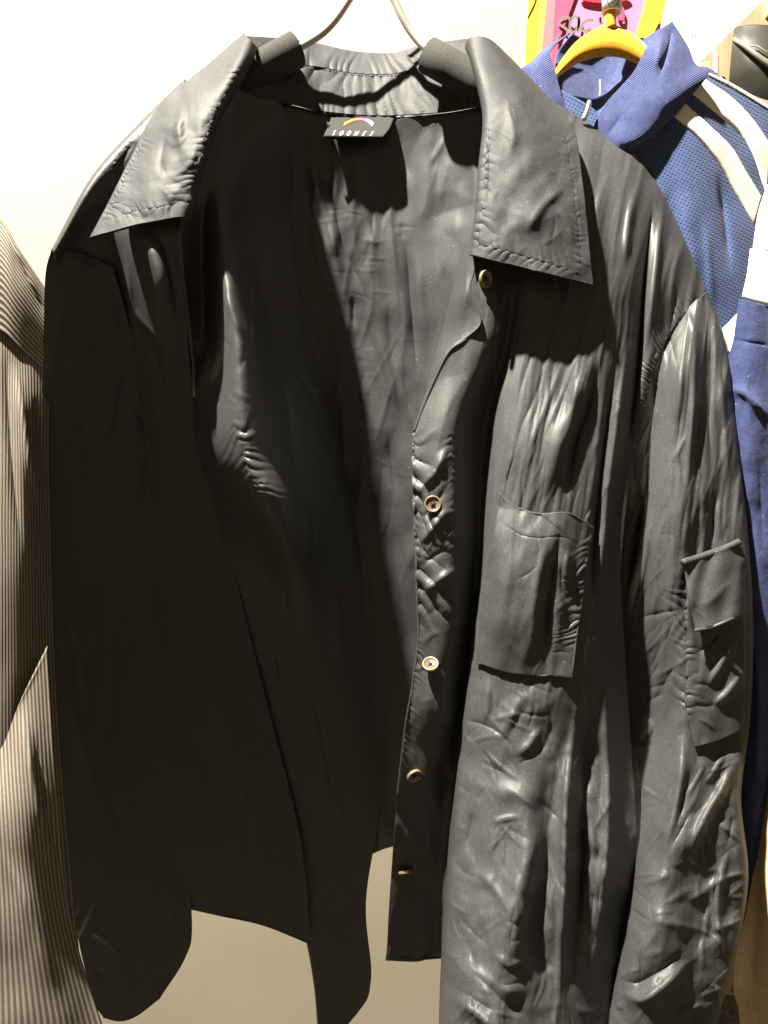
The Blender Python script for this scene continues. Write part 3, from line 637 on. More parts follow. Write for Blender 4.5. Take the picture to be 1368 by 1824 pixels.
# buttons
def button(x, y, Y, nrm, r=.0068):
    nrm = Vector(nrm).normalized(); q = nrm.to_track_quat('Z', 'Y').to_matrix().to_4x4(); T = Matrix.Translation(at(x, y, Y)) @ q
    bm = bmesh.new(); prof = [(0, .0006), (.70, .0006), (.78, .0016), (.90, .0024), (1.0, .0016), (1.0, -.0004), (.8, -.0014), (0, -.0014)]; n = 28; rings = []
    for (a, h) in prof: rings.append([bm.verts.new(T @ Vector((a*r*math.cos(2*math.pi*k/n), a*r*math.sin(2*math.pi*k/n), h))) for k in range(n)] if a else [bm.verts.new(T @ Vector((0, 0, h)))])
    for a, b in zip(rings, rings[1:]):
        for k in range(n):
            if len(a) == 1: bm.faces.new((a[0], b[k], b[(k+1) % n]))
            elif len(b) == 1: bm.faces.new((a[k], a[(k+1) % n], b[0]))
            else: bm.faces.new((a[k], a[(k+1) % n], b[(k+1) % n], b[k]))
    o = bm_obj('button', bm, M['button_rim'], J)
    bm = bmesh.new(); c = []
    for k in range(n): c.append(bm.verts.new(T @ Vector((.72*r*math.cos(2*math.pi*k/n), .72*r*math.sin(2*math.pi*k/n), .0011))))
    d = [bm.verts.new(T @ Vector((.66*r*math.cos(2*math.pi*k/n), .66*r*math.sin(2*math.pi*k/n), .0008))) for k in range(n)]
    for k in range(n): bm.faces.new((c[k], c[(k+1) % n], d[(k+1) % n], d[k]))
    bm.faces.new(d); bm_obj('button_face', bm, M['button_face'], o)
    bm = bmesh.new()
    for sx in (-1, 1):
        add_tube(bm, [T @ Vector((sx*.2*r, -.22*r, .0006)), T @ Vector((sx*.2*r, -.2*r, .0015)), T @ Vector((-sx*.2*r, .2*r, .0017+.0002*sx)), T @ Vector((-sx*.2*r, .22*r, .0006))], .0005, 6)
    bm_obj('button_thread', bm, M['dark_thread'], o)
    bm = bmesh.new(); add_tube(bm, [T @ Vector((0, 0, -.001)), T @ Vector((0, 0, -.006))], .0012, 8); bm_obj('thread_shank', bm, M['dark_thread'], o)
    return o
button(864,497,.596,(.62,-.72,-.05)); button(771,898,RFF(771,898)-.005,(-.08,-1,.12)); button(767,1184,RFF(767,1184)-.006,(-.1,-.62,.75))
button(738,1381,RFF(738,1381)-.004,(.35,-.85,-.4)); button(722,1552,RFF(722,1552)-.004,(.1,-.45,-.8))

# buttonhole on the shaded placket
tube('buttonhole', on(FAF, [(490,1176),(494,1184),(496,1195),(494,1206)], .001), .0008, M['thread'], J, 6)
# brand label
def quadmap(c):
    c = [np.array(unproj(*p)) for p in c]      # tl, tr, br, bl
    return lambda u, v: (c[0]*(1-u)+c[1]*u)*(1-v)+(c[3]*(1-u)+c[2]*u)*v
LBN = [[(592,204,.7235),(648,206,.7240),(704,207,.7235)],[(589,214,.7185),(645,215,.7190),(700,216,.7185)],[(584,228,.7110),(638,229,.7115),(694,230,.7110)],[(577,242,.7055),(630,243,.7060),(684,243,.7055)],[(576,246,.7085),(630,247,.7090),(683,247,.7085)]]
lab = panel('brand_label', LBN, 50, 40, M['label'], J, [([(578,240),(630,241),(682,241)],3,.8)], solid=.0008)
LBP = cr_axis(cr_axis(np.asarray(LBN, float), 60, 0), 60, 1)
def on_label(u, v, lift=.0012):
    i = np.clip(v*59, 0, 59); j = np.clip(u*59, 0, 59)
    p = LBP[int(round(i)), int(round(j))]; a = LBP[int(i), int(j)]; b = LBP[min(int(i)+1, 59), min(int(j)+1, 59)]
    fx, fy = j-int(j), i-int(i)
    g = lambda k: (LBP[int(i), int(j), k]*(1-fx)+LBP[int(i), min(int(j)+1, 59), k]*fx)*(1-fy)+(LBP[min(int(i)+1, 59), int(j), k]*(1-fx)+LBP[min(int(i)+1, 59), min(int(j)+1, 59), k]*fx)*fy
    return at(g(0), g(1), g(2)-lift)
rain = mat('rainbow print', (1, .4, .3), .6)
tcr = N(rain, 'ShaderNodeUVMap'); sx = N(rain, 'ShaderNodeSeparateXYZ'); rr = N(rain, 'ShaderNodeValToRGB'); link(rain, tcr.outputs[0], sx.inputs[0]); link(rain, sx.outputs[0], rr.inputs[0]); link(rain, rr.outputs[0], bsdf(rain).inputs['Base Color'])
cols = [(0, (.62, .36, .02)), (.3, (.65, .13, .03)), (.6, (.62, .04, .16)), (.8, (.50, .18, .40)), (1, (.12, .55, .60))]
e = rr.color_ramp.elements; e[0].position, e[0].color = 0, (*cols[0][1], 1); e[1].position, e[1].color = 1, (*cols[4][1], 1)
for pz, cc in cols[1:4]: q = e.new(pz); q.color = (*cc, 1)
me = []; K = 28
rainV = np.zeros((K, 3, 3))
for k in range(K):
    t = k/(K-1); u = .24+.47*t; vv = .45-.27*math.sin(math.pi*(0.08+.84*t))
    for j, dv in enumerate((-.06, 0, .06)): rainV[k, j] = on_label(u, vv+dv, .0020+(.0004 if j == 1 else 0))
uvr = np.stack([np.linspace(0, 1, K)[:, None]*np.ones((1, 3)), np.ones((K, 1))*np.linspace(0, 1, 3)[None]], -1)
grid_mesh('rainbow_emblem', rainV, rain, lab, uvr, solid=.0003)
def text_mesh(name, s, fn, m, parent, size=1.0, thick=0):
    """lettering: a font outline, its flat faces laid onto a surface by fn(x, y)"""
    cu = bpy.data.curves.new(name, 'FONT'); cu.body = s; cu.size = size; cu.align_x = 'CENTER'; cu.resolution_u = 3
    t = bpy.data.objects.new(name, cu); C.objects.link(t); dg = bpy.context.evaluated_depsgraph_get(); me = bpy.data.meshes.new_from_object(t.evaluated_get(dg)); bpy.data.objects.remove(t)
    for v in me.vertices: v.co = fn(v.co.x, v.co.y)
    me.materials.clear(); me.materials.append(m); o = bpy.data.objects.new(name, me); C.objects.link(o); parent_to(o, parent); return o
for k, ch in enumerate('SOONES'):
    uc = .145+.124*k
    text_mesh('lettering', ch, lambda x, y, uc=uc: on_label(uc+x*.075, .64-(y-.36)*.20, .0020), M['letter'], lab)

# ------------------------------------------------------------------ the steel hanger with foam pads
H = empty('clothes_hanger', at(660, 60, .71), 'bent steel wire hanger with grey foam pads inside the black jacket', 'hanger')
tube('wire', [(640,-150,.70),(675,-165,.70),(700,-140,.70),(690,-95,.70),(662,-60,.70),(640,-30,.70),(618,5,.70),(598,34,.701),(575,58,.702),(548,76,.704),(520,90,.704)], .0036, M['steel'], H, 14, 80)
tube('wire', [(664,-62,.70),(685,-30,.70),(702,0,.70),(716,30,.70),(733,58,.70),(752,80,.698),(775,95,.692)], .0036, M['steel'], H, 14, 60)
def foam(a, b, r):
    bm = bmesh.new(); A = at(*a); B = at(*b); d = (B-A)
    pr = [(0, .55), (.0, .9), (.012, 1), (.3, 1), (.6, 1), (.988, 1), (1, .9), (1, .55)]
    rings = []; up = d.orthogonal().normalized(); sd = d.normalized().cross(up); n = 28
    for t, k in pr: rings.append([bm.verts.new(A+d*t+(up*math.cos(2*math.pi*q/n)+sd*math.sin(2*math.pi*q/n))*r*k) for q in range(n)])
    for p, q in zip(rings, rings[1:]):
        for k in range(n): bm.faces.new((p[k], p[(k+1) % n], q[(k+1) % n], q[k]))
    bm.faces.new(rings[0][::-1]); bm.faces.new(rings[-1])
    return bm_obj('foam_pad', bm, M['foam'], H)
foam((530,86,.700),(415,150,.690),.0148); foam((762,98,.690),(905,178,.668),.0150)

# ------------------------------------------------------------------ the blue track jacket
def knit(name, c1, c2, rib=0, dots=False, angle=0.0):
    m = mat(name, c1, .85, .25, sheen=.25); tc, nz, rp = vary(m, c1, c2, 240)
    fl = N(m, 'ShaderNodeTexNoise'); fl.inputs['Scale'].default_value = 750; fl.inputs['Detail'].default_value = 1
    mp = N(m, 'ShaderNodeMapping'); mp.inputs['Scale'].default_value = (.5, 1, 1.6); link(m, tc.outputs['Object'], mp.inputs[0]); link(m, mp.outputs[0], fl.inputs['Vector'])
    fr = N(m, 'ShaderNodeMapRange'); fr.inputs[1].default_value = .68; fr.inputs[2].default_value = .86; link(m, fl.outputs['Fac'], fr.inputs[0])
    mx = N(m, 'ShaderNodeMixRGB'); mx.inputs[2].default_value = (.30, .33, .60, 1); link(m, fr.outputs[0], mx.inputs[0]); link(m, rp.outputs[0], mx.inputs[1])
    last = mx.outputs[0]
    uv = N(m, 'ShaderNodeUVMap')
    if dots:
        mp2 = N(m, 'ShaderNodeMapping'); mp2.inputs['Scale'].default_value = (16, 16, 16); mp2.inputs['Rotation'].default_value = (0, 0, .5); link(m, uv.outputs[0], mp2.inputs[0])
        vo = N(m, 'ShaderNodeTexVoronoi'); vo.inputs['Randomness'].default_value = .12; vo.inputs['Scale'].default_value = 1; link(m, mp2.outputs[0], vo.inputs['Vector'])
        dr = N(m, 'ShaderNodeMapRange'); dr.inputs[1].default_value = .16; dr.inputs[2].default_value = .30; link(m, vo.outputs['Distance'], dr.inputs[0])
        m2 = N(m, 'ShaderNodeMixRGB'); m2.inputs[1].default_value = (c1[0]*.45, c1[1]*.45, c1[2]*.5, 1); link(m, dr.outputs[0], m2.inputs[0]); link(m, last, m2.inputs[2]); last = m2.outputs[0]
        bump(m, dr.outputs[0], .6, .0008)
    elif rib:
        mp2 = N(m, 'ShaderNodeMapping'); mp2.inputs['Rotation'].default_value = (0, 0, angle); link(m, uv.outputs[0], mp2.inputs[0])
        wv = N(m, 'ShaderNodeTexWave'); wv.inputs['Scale'].default_value = rib; wv.inputs['Distortion'].default_value = .25; wv.bands_direction = 'Y'; link(m, mp2.outputs[0], wv.inputs['Vector'])
        bump(m, wv.outputs['Fac'], .6, .0008)
    else: bump(m, nz.outputs['Fac'], .4, .0008)
    link(m, last, bsdf(m).inputs['Base Color']); return m
M['blue'] = knit('blue velour', (.036, .048, .125), (.052, .066, .165))
M['blue_mesh'] = knit('blue perforated mesh', (.058, .088, .20), (.072, .108, .245), dots=True)
M['blue_rib'] = knit('blue ribbed knit', (.040, .052, .135), (.058, .073, .18), rib=10.0, angle=-.55)
M['white_tape'] = mat('white tape', (.84, .80, .68), .7, .3); vary(M['white_tape'], (.86, .83, .73), (.90, .88, .80), 90)
M['zip'] = mat('zip metal', (.6, .6, .62), .3, .5, .8)
TJ = empty('track_jacket', at(1290, 700, .68), 'blue track jacket with white shoulder stripes behind the right shoulder of the black jacket', 'jacket')
TB = [
 [(960,140,.690),(1050,190,.684),(1140,260,.676),(1235,125,.690),(1300,150,.702),(1372,190,.716)],
 [(960,230,.690),(1060,260,.682),(1150,280,.672),(1230,215,.676),(1300,255,.690),(1372,330,.706)],
 [(1000,400,.690),(1090,400,.684),(1180,400,.674),(1250,400,.672),(1310,420,.682),(1372,450,.698)],
 [(1060,620,.690),(1150,620,.684),(1220,620,.678),(1270,620,.674),(1320,600,.680),(1372,600,.692)],
 [(1100,900,.692),(1180,900,.688),(1250,900,.682),(1290,900,.676),(1330,900,.676),(1372,900,.684)],
 [(1100,1250,.692),(1180,1250,.688),(1250,1250,.682),(1300,1250,.676),(1340,1250,.674),(1376,1250,.680)],
 [(1120,1560,.690),(1200,1560,.688),(1260,1560,.682),(1310,1560,.676),(1334,1560,.674),(1360,1560,.678)],
]
tb_st = [([(1215,330),(1230,420),(1240,520)],18,4),([(1275,300),(1290,400),(1300,500)],10,-5),([(1255,380),(1262,470),(1270,560)],10,3),([(1135,300),(1150,330),(1190,360)],14,3)]
tb, TBF = panel('body', TB, 90, 200, M['blue_mesh'], TJ, tb_st, [(40,80,1.0,201)], want_field=True)
TS = [
 [(1316,533,0.639),(1345,540,0.635),(1376,550,0.637)],
 [(1306,606,0.639),(1340,612,0.632),(1376,618,0.633)],
 [(1286,690,0.643),(1330,700,0.63),(1380,700,0.631)],
 [(1300,850,0.643),(1340,850,0.629),(1390,850,0.631)],
 [(1318,1000,0.645),(1350,1000,0.631),(1395,1000,0.633)],
 [(1322,1250,0.647),(1350,1250,0.633),(1395,1250,0.635)],
 [(1310,1450,0.649),(1345,1450,0.637),(1376,1450,0.639)],
 [(1322,1600,0.651),(1338,1600,0.643),(1350,1600,0.643)],
]
ts_st = [([(1292,690),(1325,700),(1350,725),(1372,745)],9,5),([(1305,604),(1340,611),(1376,617)],3,-3),([(1310,900),(1330,1000),(1335,1150)],10,3),([(1350,800),(1360,1000)],12,-3),([(1340,1100),(1352,1250),(1345,1400)],9,3)]
panel('sleeve', TS, 60, 240, M['blue'], TJ, ts_st, [(30,60,1.6,203),(14,22,.5,204)])
def strip(name, top, bot, lift, m, par, n=40, fld=None, solid=.0008):
    a = curve(top, n); b = curve(bot, n); V = np.zeros((n, 6, 3))
    for k in range(n):
        for j in range(6):
            p = a[k]+(b[k]-a[k])*j/5
            V[k, j] = unproj(p[0], p[1], fld(p[0], p[1])-lift-(0.0006 if 0 < j < 5 else 0))
    return grid_mesh(name, V, m, par, None, solid)
strip('shoulder_stripe', [(1251,137),(1304,174),(1341,212),(1372,256)], [(1229,163),(1276,202),(1316,236),(1341,274),(1358,325),(1366,345)], .0022, M['white_tape'], TJ, fld=TBF)
strip('shoulder_stripe', [(1220,183),(1259,219),(1304,263),(1331,308),(1358,352)], [(1200,207),(1242,243),(1280,291),(1310,342),(1345,402)], .0022, M['white_tape'], TJ, fld=TBF)
strip('shoulder_stripe', [(1262,129),(1310,152),(1372,190)], [(1262,134),(1308,158),(1372,197)], .0022, M['white_tape'], TJ, fld=TBF)
panel('sleeve_stripe', [[(1366,330,.672),(1376,335,.672)],[(1350,380,.664),(1376,380,.664)],[(1340,446,.652),(1376,450,.652)]], 8, 20, M['white_tape'], TJ)
panel('sleeve_stripe', [[(1336,444,.650),(1356,447,.648),(1376,452,.648)],[(1330,490,.642),(1352,494,.640),(1376,498,.640)],[(1321,529,.638),(1345,537,.636),(1376,545,.636)]], 20, 20, M['white_tape'], TJ, [([(1345,455),(1338,530)],8,2)])
panel('side_stripe', [[(1266,606,.671),(1292,580,.667),(1318,553,.668)],[(1272,640,.670),(1292,630,.665),(1312,610,.667)],[(1279,676,.671),(1287,668,.666),(1293,666,.667)]], 20, 24, M['white_tape'], TJ, [([(1282,600),(1285,668)],5,-3)])
panel('side_stripe', [[(1304,596,.664),(1310,596,.663)],[(1293,650,.664),(1300,650,.662)],[(1285,692,.666),(1289,690,.664)]], 8, 16, M['white_tape'], TJ)
# ribbed stand collar: far side, near side, inner back
panel('collar', [[(962,96,.706),(985,78,.700),(1018,59,.704)],[(945,115,.697),(962,108,.690),(982,92,.690)],[(928,128,.690),(958,150,.684),(992,140,.684)],[(940,180,.686),(970,190,.680),(1000,172,.682)],[(970,220,.684),(990,220,.679),(1010,200,.682)]], 40, 50, M['blue_rib'], TJ, [], [(20,24,.8,206)])
panel('collar', [[(1018,60,.707),(1100,90,.722),(1190,45,.706)],[(990,100,.708),(1080,110,.722),(1170,90,.704)],[(994,150,.700),(1070,165,.712),(1130,140,.700)],[(998,200,.692),(1050,215,.698),(1090,200,.690)]], 50, 50, M['blue'], TJ, [], [(20,24,.6,207)])
panel('collar', [[(1158,74,.690),(1176,55,.688),(1196,40,.694)],[(1145,98,.680),(1182,92,.676),(1224,84,.686)],[(1128,130,.676),(1180,140,.668),(1238,116,.680)],[(1102,160,.674),(1170,178,.661),(1262,130,.676)],[(1080,184,.672),(1150,214,.660),(1234,166,.672)],[(1062,215,.672),(1125,250,.660),(1198,208,.670)],[(1055,240,.674),(1100,262,.664),(1122,276,.670)]], 80, 110, M['blue_rib'], TJ,
      [([(1196,45),(1190,85),(1178,125),(1170,150)],6,-7),([(1180,55),(1174,95),(1165,130)],9,3),([(1110,200),(1095,225),(1080,245)],9,-5),([(1130,190),(1120,220)],9,3)], [(26,30,.8,208)])
tube('zip_pull', [(1050,181,.666),(1046,197,.664),(1039,214,.664)], .0022, M['zip'], TJ, 8, 10)
tube('tag_thread', [(1068,140,.694),(1069,158,.688),(1068,172,.686)], .0006, M['white_tape'], TJ, 5, 10)

# ------------------------------------------------------------------ the yellow velvet hanger
M['velvet'] = mat('yellow velvet', (.70, .33, .02), .9, .2, sheen=.4); vary(M['velvet'], (.66, .30, .018), (.76, .38, .03), 500)
M['ring'] = mat('white size ring', (.92, .90, .82), .4); M['print'] = mat('black print', (.03, .03, .03), .6)
VH = empty('clothes_hanger', at(1088, 60, .69), 'yellow velvet hanger holding the blue track jacket', 'hanger')
out = curve([(982,140),(987,128),(1000,106),(1026,74),(1060,51),(1088,44),(1118,53),(1140,69),(1158,90),(1178,120)], 40)
inn = curve([(990,140),(998,134),(1012,124),(1032,112),(1060,103),(1092,101),(1116,106),(1136,115),(1150,124),(1166,136)], 40)
V = np.zeros((40, 9, 3))
for k in range(40):
    for j in range(9):
        p = out[k]+(inn[k]-out[k])*j/8; V[k, j] = unproj(p[0], p[1], .690-.006*math.sin(math.pi*j/8)**.6)
grid_mesh('hanger_body', V, M['velvet'], VH, None, .003)
tube('neck', [(1088,52,.690),(1087,38,.690),(1087,20,.690),(1087,0,.690)], .0052, M['velvet'], VH, 12, 12)
tube('hook', [(1087,5,.690),(1087,-60,.690),(1092,-100,.690),(1110,-120,.690),(1130,-105,.690),(1134,-80,.690)], .0024, M['steel'], VH, 10, 30)
ST = empty('size_tag', at(1089, 8, .69), 'white size ring printed 152 on the neck of the yellow hanger', 'tag')
bm = bmesh.new(); a = at(1090, 23, .690); b = at(1090, -24, .690); rings = []
for p, r in ((a, .0070), (a, .0087), (b, .0087), (b, .0070)): rings.append([bm.verts.new(p+Vector((math.cos(t)*r, math.sin(t)*r*.9, 0))) for t in [2*math.pi*k/32 for k in range(32)]])
for p, q in zip(rings, rings[1:]+rings[:1]):
    for k in range(32): bm.faces.new((p[k], p[(k+1) % 32], q[(k+1) % 32], q[k]))
bm_obj('ring', bm, M['ring'], ST)
def on_ring(x, y):
    px = 1087+x*17.5; py = 19-(y)*21; c = at(1090, py, .690); dx = at(px, py, .690).x-c.x
    return Vector((c.x+dx, c.y-math.sqrt(max(1e-8, .0087**2-dx*dx))*.9-.0003, c.z))
text_mesh('digits', '152', on_ring, M['print'], ST)

# ------------------------------------------------------------------ the paper poster, the white sheet, the boards
def flat(name, c, r=.6): return mat(name, c, r, .3)
M['pink'] = flat('pink paper', (.62, .19, .33)); M['hot'] = flat('hot pink paper', (.60, .07, .15)); M['salmon'] = flat('salmon paper', (.66, .16, .18))
M['ochre'] = flat('ochre paper', (.46, .31, .03)); M['lemon'] = flat('light yellow paper', (.60, .45, .08)); M['bright'] = flat('bright yellow paper', (.66, .58, .04)); M['red'] = flat('red paper', (.85, .03, .05))
M['orange'] = flat('orange edge', (.5, .25, .02)); M['grey_ink'] = flat('grey ink', (.17, .14, .13)); M['paper'] = flat('white paper', (.66, .65, .61)); M['pencil'] = flat('pencil', (.22, .21, .20))
PO = empty('poster', at(1050, 0, .80), 'pink and yellow paper poster with hand drawn letters behind the yellow hanger', 'poster')
slab('sheet', [(934,118),(946,-20),(1200,-20),(1165,240),(920,240)], .802, .002, M['pink'], PO, .0003)
for nm, pts, m in (('stripe', [(932,240),(936,115),(939,30),(951,-20),(964,-20),(957,60),(950,130),(944,240)], 'ochre'), ('stripe', [(944,240),(950,130),(957,60),(964,-20),(976,-20),(968,60),(962,130),(956,240)], 'lemon'),
                   ('stripe', [(956,240),(962,130),(968,60),(976,-20),(990,-20),(986,60),(980,130),(976,240)], 'salmon'), ('stripe', [(976,240),(980,130),(986,60),(990,-20),(1030,-20),(1012,30),(996,72),(986,150),(982,240)], 'hot'),
                   ('corner', [(940,30),(943,-20),(960,-20),(951,8)], 'bright'), ('panel', [(1132,67),(1156,-20),(1189,-20),(1174,40),(1160,68)], 'bright')):
    slab(nm, pts, .7995 if nm != 'corner' else .7985, .0015, M[m], PO, .0002)
slab('panel_edge', [(1174,42),(1189,-20),(1197,-20),(1180,44)], .7993, .004, M['orange'], PO, .0002)
o = slab('sticker', [(1077+45*math.cos(t), -6+11*math.sin(t)) for t in [2*math.pi*k/28 for k in range(28)]], .7985, .0012, M['red'], PO, 0)
slab('sticker', [(1100,8),(1110,13),(1113,20),(1112,36),(1104,36),(1098,28)], .7985, .0012, M['hot'], PO, 0)
bm = bmesh.new()
def ink(pts, r, Y, n=30):
    P = curve(pts, n); V = unproj(P[:, 0], P[:, 1], np.full(len(P), Y))
    vs = []
    for k in range(n):
        d = V[min(k+1, n-1)]-V[max(k-1, 0)]; q = np.array([-d[2], 0, d[0]]); q = q/(np.linalg.norm(q)+1e-9)*r
        vs.append((bm.verts.new(V[k]+q), bm.verts.new(V[k]-q)))
    for a, b in zip(vs, vs[1:]): bm.faces.new((a[0], b[0], b[1], a[1]))
for pts in ([(1016,36),(1012,31),(1004,31),(997,36),(996,43),(1002,47),(1009,52),(1013,60)], [(1018,58),(1015,48),(1018,35),(1024,29),(1030,33),(1031,42),(1027,53),(1021,58)], [(1032,30),(1030,58)],
            [(1057,36),(1050,36),(1041,40),(1036,47),(1036,54),(1044,54),(1052,50)], [(1069,30),(1068,38),(1071,41),(1070,31)], [(996,60),(993,66),(990,70)], [(1110,38),(1112,42)]):
    ink(pts, .0014, .7980)
bm_obj('lettering', bm, M['grey_ink'], PO, False)
WP = empty('paper_sheet', at(1270, 40, .78), 'white paper sheet with faint pencil writing above the track jacket collar', 'paper')
slab('sheet', [(1190,-20,.782),(1384,-24,.776),(1245,113,.776),(1232,125,.777),(1175,60,.782)], .78, .0012, M['paper'], WP, .0002)
bm = bmesh.new()
for pts in ([(1203,30),(1198,31),(1195,36),(1199,39)], [(1212,33),(1206,34),(1203,40),(1207,44),(1211,40)], [(1214,36),(1216,43),(1222,41)], [(1222,40),(1217,48),(1211,53),(1208,50)],
            [(1222,49),(1226,47),(1229,45),(1228,52),(1231,49),(1235,48),(1233,56)], [(1236,55),(1240,50),(1243,52),(1240,60),(1235,66)]):
    ink(pts, .0004, .7755)
bm_obj('pencil_writing', bm, M['pencil'], WP, False)
M['board'] = flat('tan board', (.58, .42, .27), .65); tcb, nzb, rpb = vary(M['board'], (.30, .205, .125), (.35, .245, .155), 14, stretch=(6, 6, .6)); bump(M['board'], nzb.outputs['Fac'], .15, .001)
M['peg'] = flat('pale wooden peg', (.55, .34, .22), .5)
BD = slab('wooden_board', [(1215,-80),(1420,-80),(1420,420),(1215,420)], 1.18, .06, M['board'], None, .002); BD['label'] = 'tan wooden board at the far right behind the white paper'; BD['category'] = 'board'
slab('edge_trim', [(1364,-80),(1400,-80),(1400,30),(1368,26)], 1.17, .012, M['peg'], BD)
PG = empty('wall_peg', at(1262, 110, 1.15), 'pale rounded wooden peg beside the corner of the white paper', 'peg')
bm = bmesh.new(); add_tube(bm, unproj(np.array([1272, 1275, 1275, 1275.]), np.array([84, 100, 125, 190.]), np.full(4, 1.155)).tolist(), lambda t: .002+.0022*min(1, t*4), 14); bm_obj('dowel', bm, M['peg'], PG)
slab('peg_block', [(1238,118),(1248,110),(1268,106),(1270,190),(1236,190)], 1.160, .018, M['peg'], PG, .003)
M['blackbag'] = flat('black leather', (.035, .034, .028), .45); M['bagedge'] = flat('grey bag piping', (.17, .165, .14), .45)
BG = empty('bag', at(1340, 120, .86), 'black bag with grey piping at the top right corner', 'bag')
panel('bag_body', [[(1309,52,.880),(1335,48,.866),(1372,49,.856),(1410,54,.86)],[(1307,75,.872),(1335,78,.856),(1372,85,.846),(1410,95,.85)],[(1304,120,.872),(1335,120,.852),(1372,122,.842),(1410,122,.85)],[(1301,150,.878),(1335,164,.862),(1372,180,.852),(1410,190,.86)]], 50, 60, M['blackbag'], BG, [], [(30,30,1.0,221)], solid=.003)
tube('piping', [(1308,70,.868),(1325,80,.850),(1345,96,.840),(1372,117,.836),(1400,135,.84)], .0026, M['bagedge'], BG, 10)
tube('piping', [(1332,82,.850),(1348,82,.842),(1360,89,.838),(1374,98,.836)], .0008, M['bagedge'], BG, 8)
tube('piping', [(1337,86,.846),(1350,97,.840),(1372,110,.836)], .0011, M['bagedge'], BG, 8)

# ------------------------------------------------------------------ the striped shirt at the left edge
def striped(name, c1, c2, n, axis=0, dist=.25):
    m = mat(name, c1, .85, .2); uv = N(m, 'ShaderNodeUVMap'); wv = N(m, 'ShaderNodeTexWave'); wv.bands_direction = 'XYZ'[axis]; wv.inputs['Scale'].default_value = n; wv.inputs['Distortion'].default_value = dist; wv.inputs['Detail'].default_value = 1; wv.inputs['Detail Scale'].default_value = 3
    rp = N(m, 'ShaderNodeValToRGB'); rp.color_ramp.elements[0].color = (*c1, 1); rp.color_ramp.elements[1].color = (*c2, 1); rp.color_ramp.elements[0].position = .30; rp.color_ramp.elements[1].position = .62
    tc = N(m, 'ShaderNodeTexCoord'); nz = N(m, 'ShaderNodeTexNoise'); nz.inputs['Scale'].default_value = 800; link(m, tc.outputs['Object'], nz.inputs['Vector'])
    mx = N(m, 'ShaderNodeMixRGB', blend_type='MULTIPLY'); mx.inputs[0].default_value = .5; link(m, rp.outputs[0], mx.inputs[1]); link(m, nz.outputs['Fac'], mx.inputs[2])
    link(m, uv.outputs[0], wv.inputs['Vector']); link(m, wv.outputs['Fac'], rp.inputs[0]); link(m, mx.outputs[0], bsdf(m).inputs['Base Color']); bump(m, wv.outputs['Fac'], .5, .0009); return m
D1, L1 = (.16, .142, .12), (.46, .40, .325)
SH = empty('shirt', at(20, 1000, .66), 'brown and cream striped shirt hanging at the left edge of the photo', 'shirt')
# wave period in uv: scale s -> period 2*pi/(20*s) ... stripes counted with the panel's own uv
wsc = lambda k: k*2*math.pi/20
panel('collar', [[(-160,300,.672),(-60,330,.664),(0,388,.664),(30,440,.668),(84,520,.682)],[(-160,420,.664),(-60,440,.656),(0,470,.656),(34,520,.660),(84,590,.676)],[(-160,560,.668),(-60,580,.660),(0,590,.660),(34,620,.666),(84,665,.682)]], 60, 60, striped('striped collar cloth', D1, L1, wsc(19), 1), SH, [([(0,395),(40,470),(80,560)],10,4),([(30,450),(60,520),(84,570)],5,-5)], uvmode='uv')
panel('body', [[(-160,540,.672),(-60,545,.664),(0,555,.664),(40,600,.670),(88,650,.684)],[(-160,900,.668),(-60,900,.658),(0,900,.658),(44,900,.664),(88,900,.690)],[(-160,1300,.672),(-60,1300,.664),(0,1300,.668),(50,1300,.684),(104,1300,.720)],[(-160,1800,.700),(-60,1800,.700),(0,1800,.705),(70,1800,.730),(150,1800,.770)]], 80, 120, striped('striped body cloth', (.165, .145, .12), (.36, .315, .26), wsc(36), 0), SH,
      [([(25,640),(50,800),(75,920)],10,6),([(60,700),(78,850)],7,-5),([(10,600),(20,800),(40,1000)],12,-5)], [(40,120,1.5,231)], uvmode='uv')
panel('sleeve', [[(-160,1150,.664),(-60,1250,.658),(-5,1340,.663),(40,1240,.664),(84,1150,.676)],[(-160,1350,.654),(-60,1420,.644),(0,1450,.642),(48,1400,.648),(100,1400,.672)],[(-160,1560,.652),(-60,1600,.642),(10,1620,.640),(66,1600,.650),(126,1640,.690)],[(-160,1860,.650),(-60,1860,.640),(20,1860,.640),(110,1860,.656),(192,1860,.694)]], 90, 120, striped('striped sleeve cloth', D1, (.39, .34, .275), wsc(30), 0), SH,
      [([(84,1152),(40,1240),(0,1330)],5,3),([(60,1300),(80,1450),(120,1600)],9,-5),([(40,1250),(60,1400),(100,1560)],12,5),([(0,1500),(60,1640),(110,1800)],16,3)], [(40,90,1.2,232)], uvmode='uv')

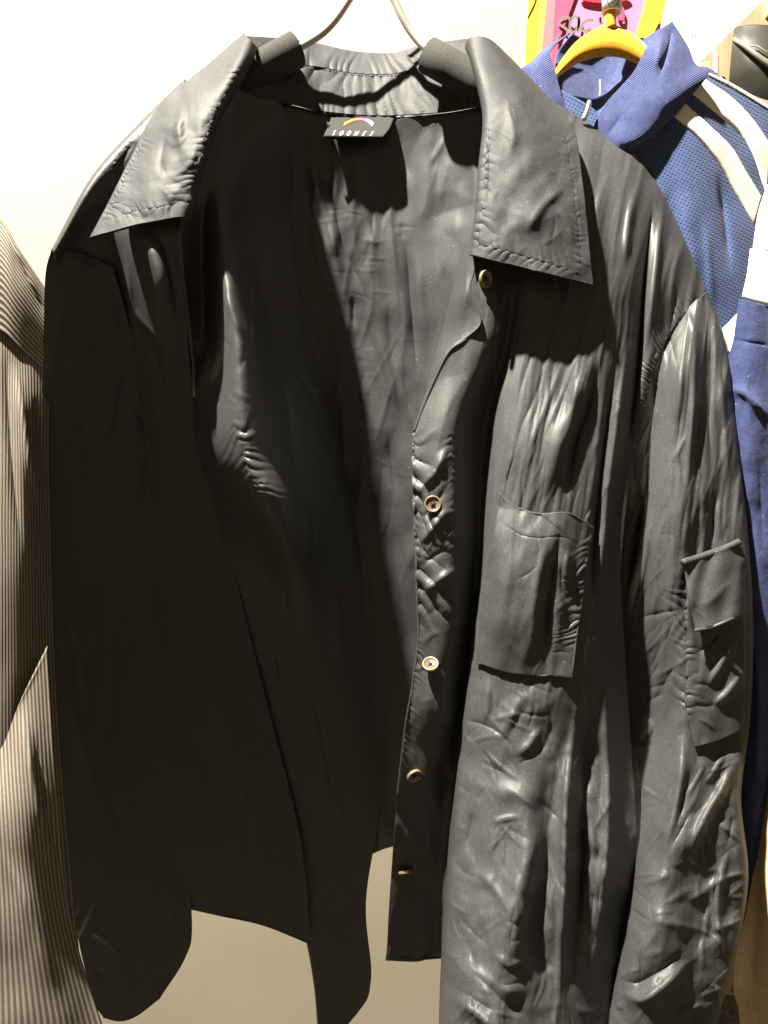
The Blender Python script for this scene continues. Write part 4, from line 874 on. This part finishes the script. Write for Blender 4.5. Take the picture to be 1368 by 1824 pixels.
# ------------------------------------------------------------------ garments showing at the lower right
M['cream'] = mat('cream cloth', (.6, .46, .29), .85, .15); vary(M['cream'], (.58, .44, .28), (.63, .49, .32), 120)
CG = empty('garment', at(1345, 1650, .62), 'cream coloured garment edge at the lower right border', 'garment')
panel('cream_cloth', [[(1372,1380,.640),(1385,1380,.625),(1450,1380,.61)],[(1352,1490,.640),(1380,1490,.620),(1450,1490,.60)],[(1338,1590,.640),(1372,1590,.617),(1450,1590,.60)],[(1326,1650,.640),(1365,1650,.615),(1450,1650,.60)],[(1314,1705,.642),(1360,1710,.614),(1450,1710,.60)],[(1309,1765,.642),(1355,1770,.614),(1450,1770,.60)],[(1318,1800,.640),(1360,1810,.616),(1450,1810,.60)],[(1321,1870,.642),(1360,1870,.618),(1450,1870,.60)]], 50, 120, M['cream'], CG,
      [([(1330,1690),(1345,1740),(1362,1790)],8,2.5),([(1330,1770),(1342,1810),(1350,1850)],7,-2)], [(30,60,.8,241)])
M['rust'] = mat('rust brown cloth', (.22, .10, .06), .6)
BR = panel('brown_garment', [[(1335,1540,.662),(1341,1540,.658),(1352,1540,.664)],[(1322,1620,.662),(1330,1620,.656),(1345,1620,.662)],[(1312,1700,.662),(1320,1700,.656),(1340,1700,.662)],[(1303,1758,.662),(1312,1752,.658),(1330,1750,.662)],[(1301,1764,.664),(1306,1766,.662),(1316,1768,.664)]], 12, 60, M['rust'], None, [([(1322,1620),(1312,1700)],3,3)])
BR['label'] = 'rust brown garment edge beside the cream garment'; BR['category'] = 'garment'
M['denim'] = mat('grey washed cloth', (.10, .095, .085), .8); vary(M['denim'], (.07, .065, .06), (.17, .165, .15), 160)
GR = panel('grey_garment', [[(1240,1760,.672),(1290,1770,.668),(1330,1770,.672)],[(1240,1830,.670),(1290,1830,.664),(1330,1830,.670)],[(1240,1900,.672),(1290,1900,.668),(1330,1900,.672)]], 40, 60, M['denim'], None, puckers([(1285,1775),(1290,1830),(1292,1880)],10,16,3,4,side=0,seed=251), [(16,10,1.6,252)])
GR['label'] = 'grey washed garment below the lit sleeve cuff'; GR['category'] = 'garment'
M['tab'] = mat('pale grey plastic', (.42, .43, .42), .5)
TBG = slab('hang_tag', [(1302,1645),(1310,1644),(1308,1668),(1299,1712),(1295,1723),(1291,1712),(1297,1680)], .656, .002, M['tab'], None, .0005)
TBG['label'] = 'narrow pale grey tag between lit sleeve and brown edge'; TBG['category'] = 'tag'
